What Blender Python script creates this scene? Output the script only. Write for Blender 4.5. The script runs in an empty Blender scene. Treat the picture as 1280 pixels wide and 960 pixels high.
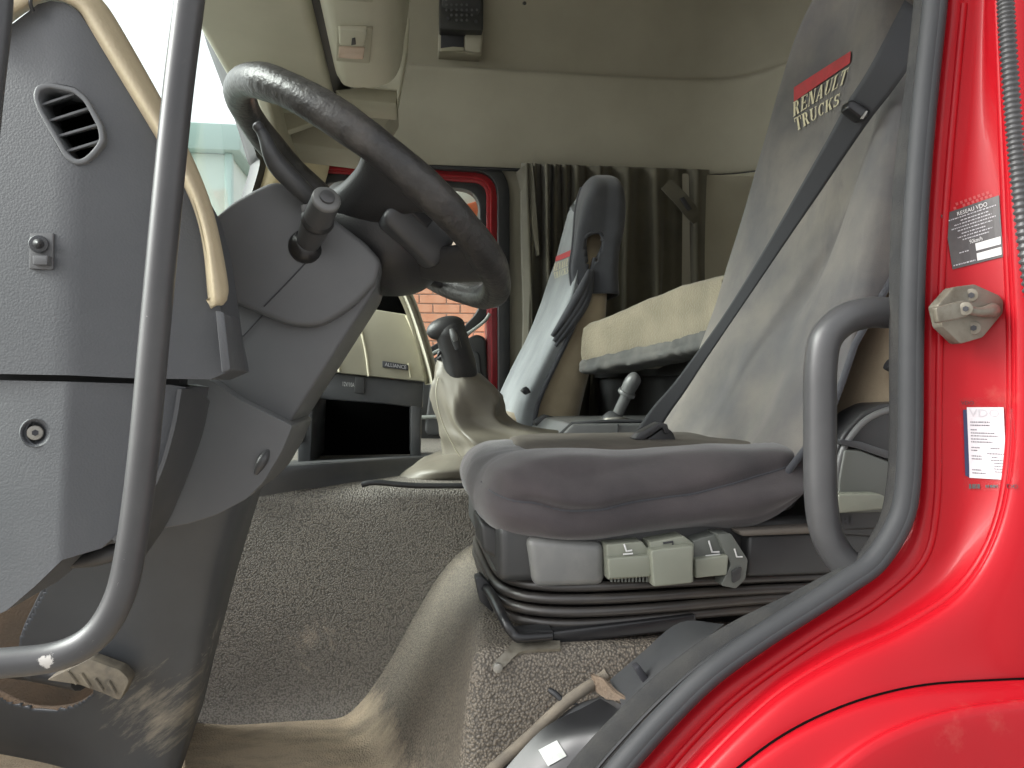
import bpy, bmesh, math, random
from math import radians, sin, cos, pi, atan2, sqrt
from mathutils import Vector, Matrix, noise
from mathutils.bvhtree import BVHTree
random.seed(7)
S = bpy.context.scene
COL = S.collection
# ------------------------------------------------------------------ camera, sky, sun, exposure
ZC = 1.75                                   # eye height above the ground
cam_d = bpy.data.cameras.new('camera'); cam = bpy.data.objects.new('camera', cam_d); COL.objects.link(cam)
cam.location = (0, 0, ZC); cam.rotation_euler = (pi/2, 0, 0)
cam_d.sensor_width = 36; cam_d.lens = 27; cam_d.clip_start = .02; cam_d.clip_end = 3000
S.camera = cam
world = bpy.data.worlds.new("World"); S.world = world; world.use_nodes = True
wn = world.node_tree.nodes; wl = world.node_tree.links
for n in list(wn): wn.remove(n)
sky = wn.new('ShaderNodeTexSky'); sky.sky_type = 'NISHITA'; sky.sun_disc = False
sky.sun_elevation = radians(36); sky.sun_rotation = radians(265); sky.dust_density = 4; sky.air_density = 1.0; sky.ozone_density = 1
hs = wn.new('ShaderNodeHueSaturation'); hs.inputs['Saturation'].default_value = .12
bg = wn.new('ShaderNodeBackground'); bg.inputs['Strength'].default_value = .15
wo = wn.new('ShaderNodeOutputWorld')
wl.new(sky.outputs[0], hs.inputs['Color']); wl.new(hs.outputs[0], bg.inputs[0]); wl.new(bg.outputs[0], wo.inputs[0])
sun_d = bpy.data.lights.new('sun', 'SUN'); sun_d.energy = 1.25; sun_d.angle = radians(35); sun_d.color = (1, .97, .93)
sun = bpy.data.objects.new('sun', sun_d); COL.objects.link(sun)
sun.rotation_euler = Vector((.84, .08, -.55)).to_track_quat('-Z', 'Y').to_euler()
S.view_settings.view_transform = 'Standard'; S.view_settings.look = 'None'
S.view_settings.exposure = 1.58; S.view_settings.gamma = 1.0; S.view_settings.use_curve_mapping = False
S.cycles.max_bounces = 10; S.cycles.diffuse_bounces = 6; S.cycles.transparent_max_bounces = 12

# ------------------------------------------------------------------ geometry helpers
F, CX, CY, TH = 960.0, 640.0, 480.0, radians(8)
CT, ST = cos(TH), sin(TH)
VD = Vector((-ST, CT, 0)); UD = Vector((CT, ST, 0)); ZD = Vector((0, 0, 1))
def W(u, v, z): return Vector((u*CT - v*ST, u*ST + v*CT, ZC + z))     # cab frame: u to the rear, v across the cab, z from eye height
def P(px, py, d):                                                     # a point of the cab at cross depth d
    rx = (px-CX)/F; rz = -(py-CY)/F; Y = d/(CT - ST*rx)
    return Vector((rx*Y, Y, ZC + rz*Y))
def PP(pts, d=None): return [P(p[0], p[1], d if d is not None else p[2]) for p in pts]
def cat(pts, n=6, closed=False):
    """Catmull-Rom through pts (any vectors)"""
    pts = [Vector(p) for p in pts]; N = len(pts); out = []
    if N < 3 and not closed:
        return [pts[0].lerp(pts[-1], i/n) for i in range(n+1)]
    rng = N if closed else N-1
    for i in range(rng):
        if closed: a, b, c, d = pts[i-1], pts[i], pts[(i+1) % N], pts[(i+2) % N]
        else:
            b, c = pts[i], pts[i+1]
            a = pts[i-1] if i > 0 else b*2-c
            d = pts[i+2] if i+2 < N else c*2-b
        for k in range(n):
            t = k/n; t2 = t*t; t3 = t2*t
            out.append(.5*((2*b)+(c-a)*t+(2*a-5*b+4*c-d)*t2+(3*b-a-3*c+d)*t3))
    if not closed: out.append(pts[-1])
    return out
def rnd(poly, r, n=4):
    """round the corners of a polygon (2D tuples)"""
    out = []; N = len(poly)
    for i in range(N):
        p = Vector(poly[i][:2]); a = Vector(poly[i-1][:2]); b = Vector(poly[(i+1) % N][:2])
        rr = poly[i][2] if len(poly[i]) > 2 else r
        la, lb = (a-p).length, (b-p).length
        q = min(rr, la*.45, lb*.45)
        if q < .3: out.append(tuple(p)); continue
        s = p+(a-p).normalized()*q; e = p+(b-p).normalized()*q
        for k in range(n+1):
            t = k/n; out.append(tuple((1-t)**2*s+2*t*(1-t)*p+t*t*e))
    return out
ORG = {}
GEO = {}
def thing(name, label, cat_, loc, group=None):
    o = bpy.data.objects.new(name, None); COL.objects.link(o); o.empty_display_size = .05
    o.location = loc; ORG[o] = Vector(loc); o['label'] = label; o['category'] = cat_
    if group: o['group'] = group
    return o
def finish(name, bm, mat, parent=None, smooth=35, loc=None):
    me = bpy.data.meshes.new(name)
    org = ORG[parent] if parent is not None else Vector(loc if loc is not None else (0, 0, 0))
    bmesh.ops.recalc_face_normals(bm, faces=bm.faces[:])
    bm.verts.ensure_lookup_table()
    for v in bm.verts: v.co -= org
    bm.to_mesh(me); bm.free()
    for p in me.polygons: p.use_smooth = smooth is not None
    if smooth is not None and smooth < 180: me.set_sharp_from_angle(angle=radians(smooth))
    mats = mat if isinstance(mat, (list, tuple)) else [mat]
    for m in mats: me.materials.append(m)
    o = bpy.data.objects.new(name, me); COL.objects.link(o)
    if parent is not None: o.parent = parent
    else: o.location = org
    ORG[o] = org
    return o
def wnorm(o):
    m = o.modifiers.new('weighted', 'WEIGHTED_NORMAL'); m.keep_sharp = True; m.weight = 90; return o
def tag(o, label=None, cat_=None, group=None, kind=None):
    if label: o['label'] = label
    if cat_: o['category'] = cat_
    if group: o['group'] = group
    if kind: o['kind'] = kind
    return o
def from_vf(verts, faces):
    bm = bmesh.new(); vs = [bm.verts.new(v) for v in verts]
    for f in faces:
        try: bm.faces.new([vs[i] for i in f])
        except ValueError: pass
    return bm
def proj(p):
    return (CX+F*p.x/p.y, CY-F*(p.z-ZC)/p.y)
def inpoly(x, y, poly):
    c = False; n = len(poly)
    for i in range(n):
        x1, y1 = poly[i][:2]; x2, y2 = poly[i-1][:2]
        if (y1 > y) != (y2 > y) and x < (x2-x1)*(y-y1)/(y2-y1)+x1: c = not c
    return c
def grid_vf(rows, nu=6, nv=6, cu=False, cv=False):
    """rows of control points -> smooth dense grid"""
    R = [cat(r, nu, cu) for r in rows]; k = len(R[0])
    C = [cat([r[j] for r in R], nv, cv) for j in range(k)]
    m = len(C[0]); verts = [C[j][i] for i in range(m) for j in range(k)]
    faces = []
    for i in range(m if cv else m-1):
        for j in range(k if cu else k-1):
            i2 = (i+1) % m; j2 = (j+1) % k
            faces.append((i*k+j, i*k+j2, i2*k+j2, i2*k+j))
    return verts, faces, m, k
def sheet(name, rows, mat, parent=None, nu=6, nv=6, thick=.004, cut=None, smooth=60, cu=False, cv=False, loc=None, wr=0, wrs=20, keep=None, push=None):
    v, f, m, k = grid_vf(rows, nu, nv, cu, cv)
    if cut:
        GEO['uncut'] = BVHTree.FromPolygons(v, f)
        f = [q for q in f if not any(inpoly(*proj(sum((v[i] for i in q), Vector())/4), c) for c in cut)]
    if wr:
        v = [p + Vector(noise.noise_vector(p*wrs))*wr for p in v]
    if keep and keep != 'x': GEO[keep] = BVHTree.FromPolygons(v, f)
    if push:
        n0 = len(v); v = list(v)+[p+push for p in v]
        f = list(f)+[tuple(reversed([i+n0 for i in q])) for q in f]
        thick = 0
    bm = from_vf(v, f)
    loose = [x for x in bm.verts if not x.link_faces]
    if loose: bmesh.ops.delete(bm, geom=loose, context='VERTS')
    if thick:
        bmesh.ops.recalc_face_normals(bm, faces=bm.faces[:])
        bmesh.ops.solidify(bm, geom=bm.faces[:], thickness=thick)
    return finish(name, bm, mat, parent, smooth, loc)
def loft_bm(rings, nv=1, caps=True):
    """closed rings of world points"""
    if nv > 1:
        k = len(rings[0]); C = [cat([r[j] for r in rings], nv) for j in range(k)]
        rings = [[C[j][i] for j in range(k)] for i in range(len(C[0]))]
    k = len(rings[0]); verts = [p for r in rings for p in r]; faces = []
    for i in range(len(rings)-1):
        for j in range(k):
            faces.append((i*k+j, i*k+(j+1) % k, (i+1)*k+(j+1) % k, (i+1)*k+j))
    if caps:
        faces.append(tuple(range(k))); faces.append(tuple((len(rings)-1)*k+j for j in range(k)))
    return verts, faces
def tube_vf(pts, r, n=12, closed=False, flat=None):
    pts = [Vector(p) for p in pts]; N = len(pts)
    rs = r if isinstance(r, (list, tuple)) else [r]*N
    verts = []; faces = []; up = None
    for i, p in enumerate(pts):
        if closed: t = pts[(i+1) % N]-pts[i-1]
        else: t = pts[min(i+1, N-1)]-pts[max(i-1, 0)]
        t.normalize()
        if up is None:
            up = Vector((0, 0, 1)) if abs(t.z) < .9 else Vector((0, 1, 0))
        up = (up - t*up.dot(t)).normalized(); sd = t.cross(up)
        for k in range(n):
            a = 2*pi*k/n
            verts.append(p+(up*cos(a)+sd*sin(a))*rs[i])
    for i in range(N if closed else N-1):
        for k in range(n):
            i2 = (i+1) % N
            faces.append((i*n+k, i*n+(k+1) % n, i2*n+(k+1) % n, i2*n+k))
    if not closed:
        faces.append(tuple(range(n))); faces.append(tuple((N-1)*n+k for k in range(n)))
    return verts, faces
def tube(name, pts, r, mat, parent=None, n=12, sub=5, closed=False, loc=None, smooth=50):
    if sub > 1:
        if isinstance(r, (list, tuple)):
            rr = [x.x for x in cat([Vector((q, 0, 0)) for q in r], sub, closed)]
        else: rr = r
        pts = cat(pts, sub, closed)
    else: rr = r
    v, f = tube_vf(pts, rr, n, closed)
    return finish(name, from_vf(v, f), mat, parent, smooth, loc)
def prism_bm(outline, d0, d1, bev=.004, seg=2, holes=(), dfun=None, crease=None, back=None):
    """polygon in the plane at depth d0 pushed back to d1 along the cab's cross axis"""
    bm = bmesh.new(); edges = []
    for lp in [outline]+list(holes):
        vs = [bm.verts.new(P(p[0], p[1], d0)) for p in lp]
        for i in range(len(vs)): edges.append(bm.edges.new((vs[i], vs[(i+1) % len(vs)])))
    if holes:
        bmesh.ops.triangle_fill(bm, edges=edges, use_beauty=True, use_dissolve=False)
    else:
        bm.faces.new(bm.verts[:])
    if crease:
        for (x0, y0, x1, y1) in crease:
            a = P(x0, y0, d0); b = P(x1, y1, d0)
            bmesh.ops.bisect_plane(bm, geom=bm.verts[:]+bm.edges[:]+bm.faces[:], plane_co=a, plane_no=(b-a).cross(VD))
    front = bm.verts[:]
    r = bmesh.ops.extrude_face_region(bm, geom=bm.faces[:])
    back_v = [e for e in r['geom'] if isinstance(e, bmesh.types.BMVert)]
    for v in back_v: v.co += VD*(d1-d0)
    if dfun:
        for v in front:
            x, y = proj(v.co); v.co += VD*dfun(x, y)
    bmesh.ops.recalc_face_normals(bm, faces=bm.faces[:])
    if bev > 0:
        es = [e for e in bm.edges if len(e.link_faces) == 2 and e.calc_face_angle(0) > radians(40)]
        bmesh.ops.bevel(bm, geom=es, offset=bev, segments=seg, profile=.5, affect='EDGES', clamp_overlap=True)
    return bm
def prism(name, outline, d0, d1, mat, parent=None, bev=.004, seg=2, smooth=35, loc=None, **k):
    return finish(name, prism_bm(outline, d0, d1, bev, seg, **k), mat, parent, smooth, loc)
def hull_box_bm(corners, bev=.004, seg=2):
    """8 corners: front 4 (loop) then back 4 (loop)"""
    fs = [(0, 1, 2, 3), (7, 6, 5, 4), (0, 4, 5, 1), (1, 5, 6, 2), (2, 6, 7, 3), (3, 7, 4, 0)]
    bm = from_vf(corners, fs)
    bmesh.ops.recalc_face_normals(bm, faces=bm.faces[:])
    if bev > 0: bmesh.ops.bevel(bm, geom=bm.edges[:], offset=bev, segments=seg, profile=.5, affect='EDGES', clamp_overlap=True)
    return bm
def box(name, u0, u1, v0, v1, z0, z1, mat, parent=None, bev=.004, seg=2, loc=None):
    c = [W(u0, v0, z0), W(u1, v0, z0), W(u1, v0, z1), W(u0, v0, z1), W(u0, v1, z0), W(u1, v1, z0), W(u1, v1, z1), W(u0, v1, z1)]
    return finish(name, hull_box_bm(c, bev, seg), mat, parent, 35, loc)
def cyl(name, a, b, r, mat, parent=None, n=20, r2=None, bev=.0, loc=None):
    a, b = Vector(a), Vector(b); r2 = r if r2 is None else r2
    if bev:
        t = (b-a).normalized()
        pts = [a, a+t*bev*.3, a+t*bev, b-t*bev, b-t*bev*.3, b]; rs = [r-bev, r-bev*.3, r, r2, r2-bev*.3, r2-bev]
    else: pts = [a, b]; rs = [r, r2]
    v, f = tube_vf(pts, rs, n)
    return finish(name, from_vf(v, f), mat, parent, 40, loc)
def hit(key, px, py, off=.0015):
    """the point of a surface under a pixel, lifted off it by off"""
    o = Vector((0, 0, ZC)); dr = (P(px, py, 1)-o).normalized()
    loc, nrm, i, dist = GEO[key].ray_cast(o, dr)
    if loc is None: return None
    if nrm.dot(dr) > 0: nrm = -nrm
    return loc+nrm*off
def bil(q, s, t):
    a = Vector(q[0]).lerp(Vector(q[1]), s); b = Vector(q[3]).lerp(Vector(q[2]), s)
    return a.lerp(b, t)
def decal(name, quad, polys, key, mat, parent, off=.0015, sub=.12, fall=None, thick=.0006):
    """polys in (s,t) of the quad (t down), laid on the surface 'key' and given a small thickness"""
    bm = bmesh.new()
    for pl in polys:
        vs = [bm.verts.new((p[0], p[1], 0)) for p in pl]
        try: bm.faces.new(vs)
        except ValueError: pass
    bmesh.ops.triangulate(bm, faces=bm.faces[:])
    for ax, n in ((0, int(1/sub)), (1, int(1/sub))):
        if n < 2: continue
        for i in range(1, n):
            co = Vector((0, 0, 0)); co[ax] = i/n; no = Vector((0, 0, 0)); no[ax] = 1
            bmesh.ops.bisect_plane(bm, geom=bm.verts[:]+bm.edges[:]+bm.faces[:], plane_co=co, plane_no=no)
    bad = []
    for v in bm.verts:
        q = bil(quad, v.co.x, v.co.y); h = hit(key, q.x, q.y, off)
        if h is None: bad.append(v)
        else: v.co = h
    if bad: bmesh.ops.delete(bm, geom=bad, context='VERTS')
    return finish(name, bm, mat, parent, None)
# ---- lettering
def text_polys(s, x0, y0, w, h, shear=0):
    """plain sans lettering from the built-in font, fitted to a box in (s,t)"""
    cu = bpy.data.curves.new('lettering', 'FONT'); cu.body = s; cu.resolution_u = 2
    ob = bpy.data.objects.new('lettering', cu); COL.objects.link(ob)
    dg = bpy.context.evaluated_depsgraph_get(); ev = ob.evaluated_get(dg); me = ev.to_mesh()
    V = [v.co.copy() for v in me.vertices]; Fs = [tuple(p.vertices) for p in me.polygons]
    ev.to_mesh_clear(); COL.objects.unlink(ob); bpy.data.objects.remove(ob); bpy.data.curves.remove(cu)
    mx0, mx1 = min(v.x for v in V), max(v.x for v in V); my0, my1 = min(v.y for v in V), max(v.y for v in V)
    def m(v):
        a = (v.x-mx0)/(mx1-mx0); b = (v.y-my0)/max(1e-6, my1-my0)
        return (x0+a*w+shear*b*h, y0+h-b*h)
    return [[m(V[i]) for i in f] for f in Fs]
def serif_polys(s, gap=.12):
    """condensed roman capitals with slab serifs, box 0..1 x 0..1 (t down)"""
    T, t, hb, sf = .24, .09, .07, .07
    def rect(a, b, c, d): return [(a, b), (c, b), (c, d), (a, d)]
    def stem(x, w=T, top=True, bot=True):
        o = [rect(x, 0, x+w, 1)]
        if top: o.append(rect(x-sf, .94, x+w+sf, 1.0))
        if bot: o.append(rect(x-sf, 0, x+w+sf, .06))
        return o
    def arc(cx, cy, rx, ry, a0, a1, w0, w1, n=10):
        o = []
        for i in range(n):
            A, B = a0+(a1-a0)*i/n, a0+(a1-a0)*(i+1)/n
            def wd(a): return w0+(w1-w0)*abs(cos(a))
            p = lambda a, k: (cx+(rx-k*wd(a))*cos(a), cy+(ry-k*wd(a)*.5)*sin(a))
            o.append([p(A, 0), p(B, 0), p(B, 1), p(A, 1)])
        return o
    G = {}
    G['R'] = (stem(.08)+arc(.38, .74, .34, .26, -pi/2, pi/2, .1, .22)+[rect(.3, .93, .42, 1), rect(.3, .48, .42, .55), [(.38, .5), (.6, .5), (.86, 0), (.6, 0)], rect(.56, 0, .92, .06)], .92)
    G['E'] = (stem(.08)+[rect(.3, .93, .8, 1), rect(.72, .76, .8, 1), rect(.3, 0, .82, .07), rect(.74, 0, .82, .26), rect(.3, .47, .62, .54), rect(.56, .38, .62, .63)], .86)
    G['N'] = (stem(.1, t)+stem(.74, t)+[[(.1, 1), (.36, 1), (.83, 0), (.6, 0)]], .95)
    G['A'] = ([[(.42, 1), (.55, 1), (.18, 0), (.08, 0)], [(.4, 1), (.6, 1), (.92, 0), (.66, 0)], rect(.24, .28, .72, .35), rect(0, 0, .28, .06), rect(.58, 0, 1, .06)], 1.0)
    G['U'] = ([rect(.08, .3, .08+T, 1), rect(.74, .3, .83, 1), rect(0, .94, .4, 1), rect(.64, .94, .93, 1)]+arc(.455, .3, .375, .3, pi, 2*pi, .08, .18), .95)
    G['L'] = (stem(.08)+[rect(.3, 0, .8, .07), rect(.72, 0, .8, .3)], .84)
    G['T'] = (stem(.32, T, top=False)+[rect(.02, .93, .86, 1), rect(.02, .7, .1, 1), rect(.78, .7, .86, 1)], .88)
    G['C'] = (arc(.5, .5, .44, .5, .25*pi, 1.75*pi, .09, .24, 16)+[rect(.72, .68, .82, 1)], .9)
    G['K'] = (stem(.08)+[[(.3, .4), (.38, .4), (.86, 1), (.74, 1)], [(.4, .58), (.56, .68), (.95, 0), (.68, 0)], rect(.62, .94, .98, 1), rect(.6, 0, 1, .06)], 1.0)
    G['S'] = (arc(.42, .73, .34, .27, .2*pi, 1.5*pi, .12, .2, 12)+arc(.42, .27, .36, .27, -.8*pi, .5*pi, .12, .22, 12)+[rect(.68, .72, .76, 1), rect(.06, 0, .14, .28)], .84)
    tot = sum(G[c][1] for c in s)+gap*(len(s)-1); out = []; x = 0
    for c in s:
        ps, w = G[c]
        for p in ps: out.append([((x+a)/tot, 1-b) for a, b in p])
        x += w+gap
    return out
# ------------------------------------------------------------------ materials
def mat(name, col, rough=.5, col2=None, mix=(.45, .7), nscale=4, grain=None, gstr=.3, gdist=.001, gtype='VORONOI', metal=0, spec=.5, coat=0,
        col3=None, mix3=(.6, .75), nscale3=9, stretch3=None, rough2=None, sheen=0, detail=6, pit=None):
    m = bpy.data.materials.new(name); m.use_nodes = True; N = m.node_tree.nodes; L = m.node_tree.links
    b = N['Principled BSDF']
    b.inputs['Roughness'].default_value = rough; b.inputs['Metallic'].default_value = metal
    b.inputs['Specular IOR Level'].default_value = spec; b.inputs['Coat Weight'].default_value = coat
    b.inputs['Coat Roughness'].default_value = .08
    if sheen: b.inputs['Sheen Weight'].default_value = sheen; b.inputs['Sheen Roughness'].default_value = .5
    tc = N.new('ShaderNodeTexCoord')
    def ns(scale, det=detail, stretch=None, rg=.6):
        t = N.new('ShaderNodeTexNoise'); t.inputs['Scale'].default_value = scale; t.inputs['Detail'].default_value = det; t.inputs['Roughness'].default_value = rg
        if stretch:
            mp = N.new('ShaderNodeMapping'); mp.inputs['Scale'].default_value = stretch; L.new(tc.outputs['Object'], mp.inputs[0]); L.new(mp.outputs[0], t.inputs['Vector'])
        else: L.new(tc.outputs['Object'], t.inputs['Vector'])
        return t
    def ramp(src, lo, hi):
        r = N.new('ShaderNodeMapRange'); r.inputs['From Min'].default_value = lo; r.inputs['From Max'].default_value = hi; r.clamp = True
        L.new(src, r.inputs['Value']); return r.outputs['Result']
    def mixc(fac, a, c):
        x = N.new('ShaderNodeMix'); x.data_type = 'RGBA'
        L.new(fac, x.inputs['Factor'])
        if isinstance(a, (tuple, list)): x.inputs['A'].default_value = (*a, 1)
        else: L.new(a, x.inputs['A'])
        x.inputs['B'].default_value = (*c, 1)
        return x.outputs['Result']
    cur = col
    if col2:
        f1 = ramp(ns(nscale).outputs['Fac'], *mix); cur = mixc(f1, cur, col2)
        if rough2 is not None:
            r = N.new('ShaderNodeMapRange'); r.inputs['To Min'].default_value = rough; r.inputs['To Max'].default_value = rough2
            L.new(f1, r.inputs['Value']); L.new(r.outputs[0], b.inputs['Roughness'])
    if col3:
        cur = mixc(ramp(ns(nscale3, 8, stretch3, .7).outputs['Fac'], *mix3), cur, col3)
    if isinstance(cur, (tuple, list)): b.inputs['Base Color'].default_value = (*cur, 1)
    else: L.new(cur, b.inputs['Base Color'])
    if grain:
        if gtype == 'VORONOI':
            g = N.new('ShaderNodeTexVoronoi'); g.feature = 'F1'; g.inputs['Scale'].default_value = grain
            w = ns(grain*.3, 2); ad = N.new('ShaderNodeMix'); ad.data_type = 'VECTOR'; ad.inputs['Factor'].default_value = .5/grain
            L.new(tc.outputs['Object'], ad.inputs['A']); L.new(w.outputs['Color'], ad.inputs['B']); L.new(ad.outputs['Result'], g.inputs['Vector'])
            src = g.outputs['Distance']; inv = True
        elif gtype == 'WEAVE':
            g = N.new('ShaderNodeTexWave'); g.inputs['Scale'].default_value = grain; g.inputs['Distortion'].default_value = 1.5; g.inputs['Detail'].default_value = 2
            g.bands_direction = 'DIAGONAL'; L.new(tc.outputs['Object'], g.inputs['Vector']); src = g.outputs['Fac']; inv = False
        else:
            g = ns(grain, 3); src = g.outputs['Fac']; inv = False
        if pit:
            pr = N.new('ShaderNodeMapRange'); pr.inputs['From Min'].default_value = pit[1]; pr.inputs['From Max'].default_value = pit[2]; L.new(src, pr.inputs['Value'])
            old = b.inputs['Base Color'].links[0].from_socket
            L.new(mixc(pr.outputs[0], old, pit[0]), b.inputs['Base Color'])
        bp = N.new('ShaderNodeBump'); bp.inputs['Strength'].default_value = gstr; bp.inputs['Distance'].default_value = gdist; bp.invert = inv
        L.new(src, bp.inputs['Height']); L.new(bp.outputs[0], b.inputs['Normal'])
    return m
M = {}
M['red'] = mat('red_paint', (.37, .003, .009), .45, (.33, .006, .012), (.4, .7), 3, coat=.10, col3=(.42, .13, .10), mix3=(.60, .98), nscale3=9, spec=.24, grain=9, gstr=.12, gdist=.004, gtype='N')
M['vent'] = mat('vent_grey', (.13, .135, .14), .42); M['shade_black'] = mat('painted_gap_shade', (.004, .004, .004), .9, spec=0)  # near-black stand-in for the shade in gaps and hollows
M['red_in'] = mat('red_paint_inside', (.30, .006, .012), .35, coat=.3)
M['dash'] = mat('dash_grey_plastic', (.070, .074, .080), .46, (.088, .091, .097), (.4, .7), 5, grain=430, gstr=.32, gdist=.0006)
M['dash_smooth'] = mat('smooth_grey_plastic', (.098, .10, .104), .44, (.118, .12, .122), (.45, .75), 6, grain=900, gstr=.15, gdist=.0004, gtype='N')
M['pedestal'] = mat('scuffed_grey_plastic', (.052, .057, .064), .42, (.066, .071, .078), (.4, .7), 6, grain=500, gstr=.12, gdist=.0006, gtype='N')
M['black'] = mat('black_plastic', (.018, .019, .021), .45, (.03, .03, .03), (.45, .7), 12, grain=500, gstr=.15, gdist=.0006, gtype='N')
M['blackgloss'] = mat('black_gloss', (.012, .012, .013), .32, (.05, .045, .04), (.55, .8), 20)
M['charcoal'] = mat('charcoal_plastic', (.05, .052, .055), .42, (.07, .07, .07), (.45, .7), 10, grain=600, gstr=.15, gdist=.0005, gtype='N')
M['wheel'] = mat('worn_wheel_rubber', (.026, .025, .0245), .42, (.07, .064, .058), (.5, .72), 16, grain=70, gstr=.9, gdist=.0024, gtype='N', rough2=.55, detail=12)
M['hub'] = mat('hub_plastic', (.022, .022, .023), .45, (.032, .031, .03), (.45, .7), 10, grain=420, gstr=.25, gdist=.0007)
M['handle'] = mat('grab_handle_grey', (.050, .050, .052), .38, (.066, .066, .067), (.42, .7), 9, grain=600, gstr=.12, gdist=.0005, gtype='N', col3=(.40, .37, .33), mix3=(.73, .80), nscale3=14)
M['tan'] = mat('tan_trim', (.44, .37, .25), .5, (.52, .44, .29), (.4, .7), 8, grain=300, gstr=.3, gdist=.001, col3=(.30, .25, .17), mix3=(.62, .9), nscale3=22)
M['lining'] = mat('beige_lining', (.37, .347, .28), .8, (.32, .298, .238), (.4, .7), 3, grain=700, gstr=.3, gdist=.0006, gtype='N')
M['visor'] = mat('pale_beige_plastic', (.47, .45, .36), .55, (.42, .405, .32), (.4, .7), 4, grain=500, gstr=.15, gdist=.0005, gtype='N')
M['visor_dk'] = mat('shelf_beige', (.36, .34, .26), .6, (.31, .29, .22), (.4, .7), 4)
M['cover'] = mat('seat_cover_cloth', (.085, .082, .083), .9, (.165, .149, .130), (.38, .64), 4.5, grain=700, gstr=.5, gdist=.0008, gtype='N', col3=(.07, .068, .072), mix3=(.52, .82), nscale3=7, stretch3=(2.2, 2.2, .6), sheen=.15)
M['cushion'] = mat('cushion_cover_cloth', (.027, .0225, .0245), .9, (.056, .046, .048), (.4, .68), 7, grain=800, gstr=.5, gdist=.0008, gtype='N', sheen=.3)
M['cushion_top'] = mat('cushion_worn_cloth', (.115, .10, .083), .9, (.08, .07, .06), (.4, .7), 8, grain=800, gstr=.5, gdist=.0008, gtype='N')
M['cover_blue'] = mat('passenger_cover_cloth', (.155, .167, .176), .85, (.26, .278, .288), (.35, .65), 5, grain=700, gstr=.4, gdist=.0007, gtype='N', sheen=.2)
M['cover_dark'] = mat('dark_cover_cloth', (.034, .036, .043), .85, (.055, .057, .065), (.4, .7), 8, grain=700, gstr=.4, gdist=.0007, gtype='N', sheen=.2)
M['tanseat'] = mat('tan_seat_velour', (.34, .28, .19), .95, (.26, .21, .14), (.38, .66), 9, grain=350, gstr=.4, gdist=.001, gtype='N', sheen=.3)
M['mesh'] = mat('bunk_knit', (.225, .195, .138), .95, (.165, .143, .10), (.4, .7), 8, grain=230, gstr=.6, gdist=.0018, sheen=.2)
M['bunk_grey'] = mat('bunk_underside', (.07, .07, .068), .9, (.12, .115, .105), (.4, .7), 12)
M['tunnel'] = mat('tunnel_mat', (.225, .206, .18), .6, (.27, .243, .205), (.42, .72), 5, grain=330, gstr=1.0, gdist=.002, col3=(.33, .26, .18), mix3=(.64, .9), nscale3=4, pit=((.115, .105, .092), .38, .70))
M['belt'] = mat('belt_webbing', (.035, .037, .04), .75, grain=900, gstr=.4, gdist=.0005, gtype='N')
M['rubber'] = mat('bellows_rubber', (.026, .024, .023), .38, (.045, .04, .034), (.45, .75), 9)
M['corner'] = mat('worn_corner_plastic', (.15, .152, .148), .34, (.19, .19, .18), (.42, .7), 20, grain=500, gstr=.1, gdist=.0004, gtype='N')
M['edge'] = mat('worn_mat_edge', (.13, .112, .09), .85, (.20, .17, .13), (.4, .65), 30, grain=200, gstr=.4, gdist=.001, gtype='N')
M['lip'] = mat('bellows_lip_lit_rubber', (.032, .029, .027), .34, (.055, .048, .04), (.45, .75), 12, spec=.6)  # lighter copy of the bellows rubber, so the ridges look lit
M['seal'] = mat('door_seal_rubber', (.033, .0345, .037), .62, (.044, .045, .047), (.4, .7), 8, spec=.35)
M['felt'] = mat('seal_felt', (.022, .0225, .023), .9, (.038, .037, .034), (.4, .7), 22, grain=500, gstr=.6, gdist=.0012, gtype='N', col3=(.10, .092, .08), mix3=(.62, .85), nscale3=30)
M['switch'] = mat('olive_switch_plastic', (.19, .20, .16), .4, (.225, .233, .188), (.4, .7), 9, grain=600, gstr=.1, gdist=.0004, gtype='N')
M['switch_dk'] = mat('grey_switch_plastic', (.105, .112, .10), .4)
M['base'] = mat('seat_base_plastic', (.115, .118, .118), .36, (.145, .145, .14), (.4, .7), 10)
M['base_dk'] = mat('seat_base_dark', (.028, .029, .03), .42, (.04, .04, .039), (.4, .7), 10)
M['leather'] = mat('gaiter_leatherette', (.150, .136, .108), .5, (.115, .103, .08), (.4, .7), 8, grain=400, gstr=.12, gdist=.0006)
M['curtain'] = mat('curtain_cloth', (.095, .086, .06), .9, (.06, .055, .04), (.4, .7), 5, grain=600, gstr=.4, gdist=.0007, gtype='N', sheen=.2)
M['steel'] = mat('weathered_steel', (.20, .185, .15), .5, (.11, .095, .07), (.42, .68), 40, metal=.4)
M['steel_br'] = mat('bright_steel', (.32, .31, .28), .38, (.2, .18, .15), (.45, .7), 60, metal=.6)
M['white'] = mat('white_print', (.6, .6, .585), .6)
M['paper'] = mat('white_paper', (.55, .53, .55), .6)
M['grey_print'] = mat('grey_print', (.45, .44, .46), .6)
M['slip_print'] = mat('slip_print', (.14, .14, .15), .6)
M['black_print'] = mat('black_print', (.03, .03, .035), .6)
M['navy'] = mat('navy_print', (.02, .025, .07), .5)
M['sticker'] = mat('black_sticker', (.06, .055, .055), .4, (.1, .095, .09), (.5, .8), 30)
M['logo_red'] = mat('logo_red', (.42, .045, .05), .85, (.33, .05, .05), (.4, .7), 60)
M['logo_cream'] = mat('logo_cream', (.60, .54, .36), .85, (.45, .41, .30), (.45, .7), 90)
M['silver'] = mat('silver_label', (.40, .42, .40), .5, (.30, .32, .30), (.4, .6), 120)
M['strip'] = mat('cream_strip', (.72, .68, .52), .4)
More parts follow.
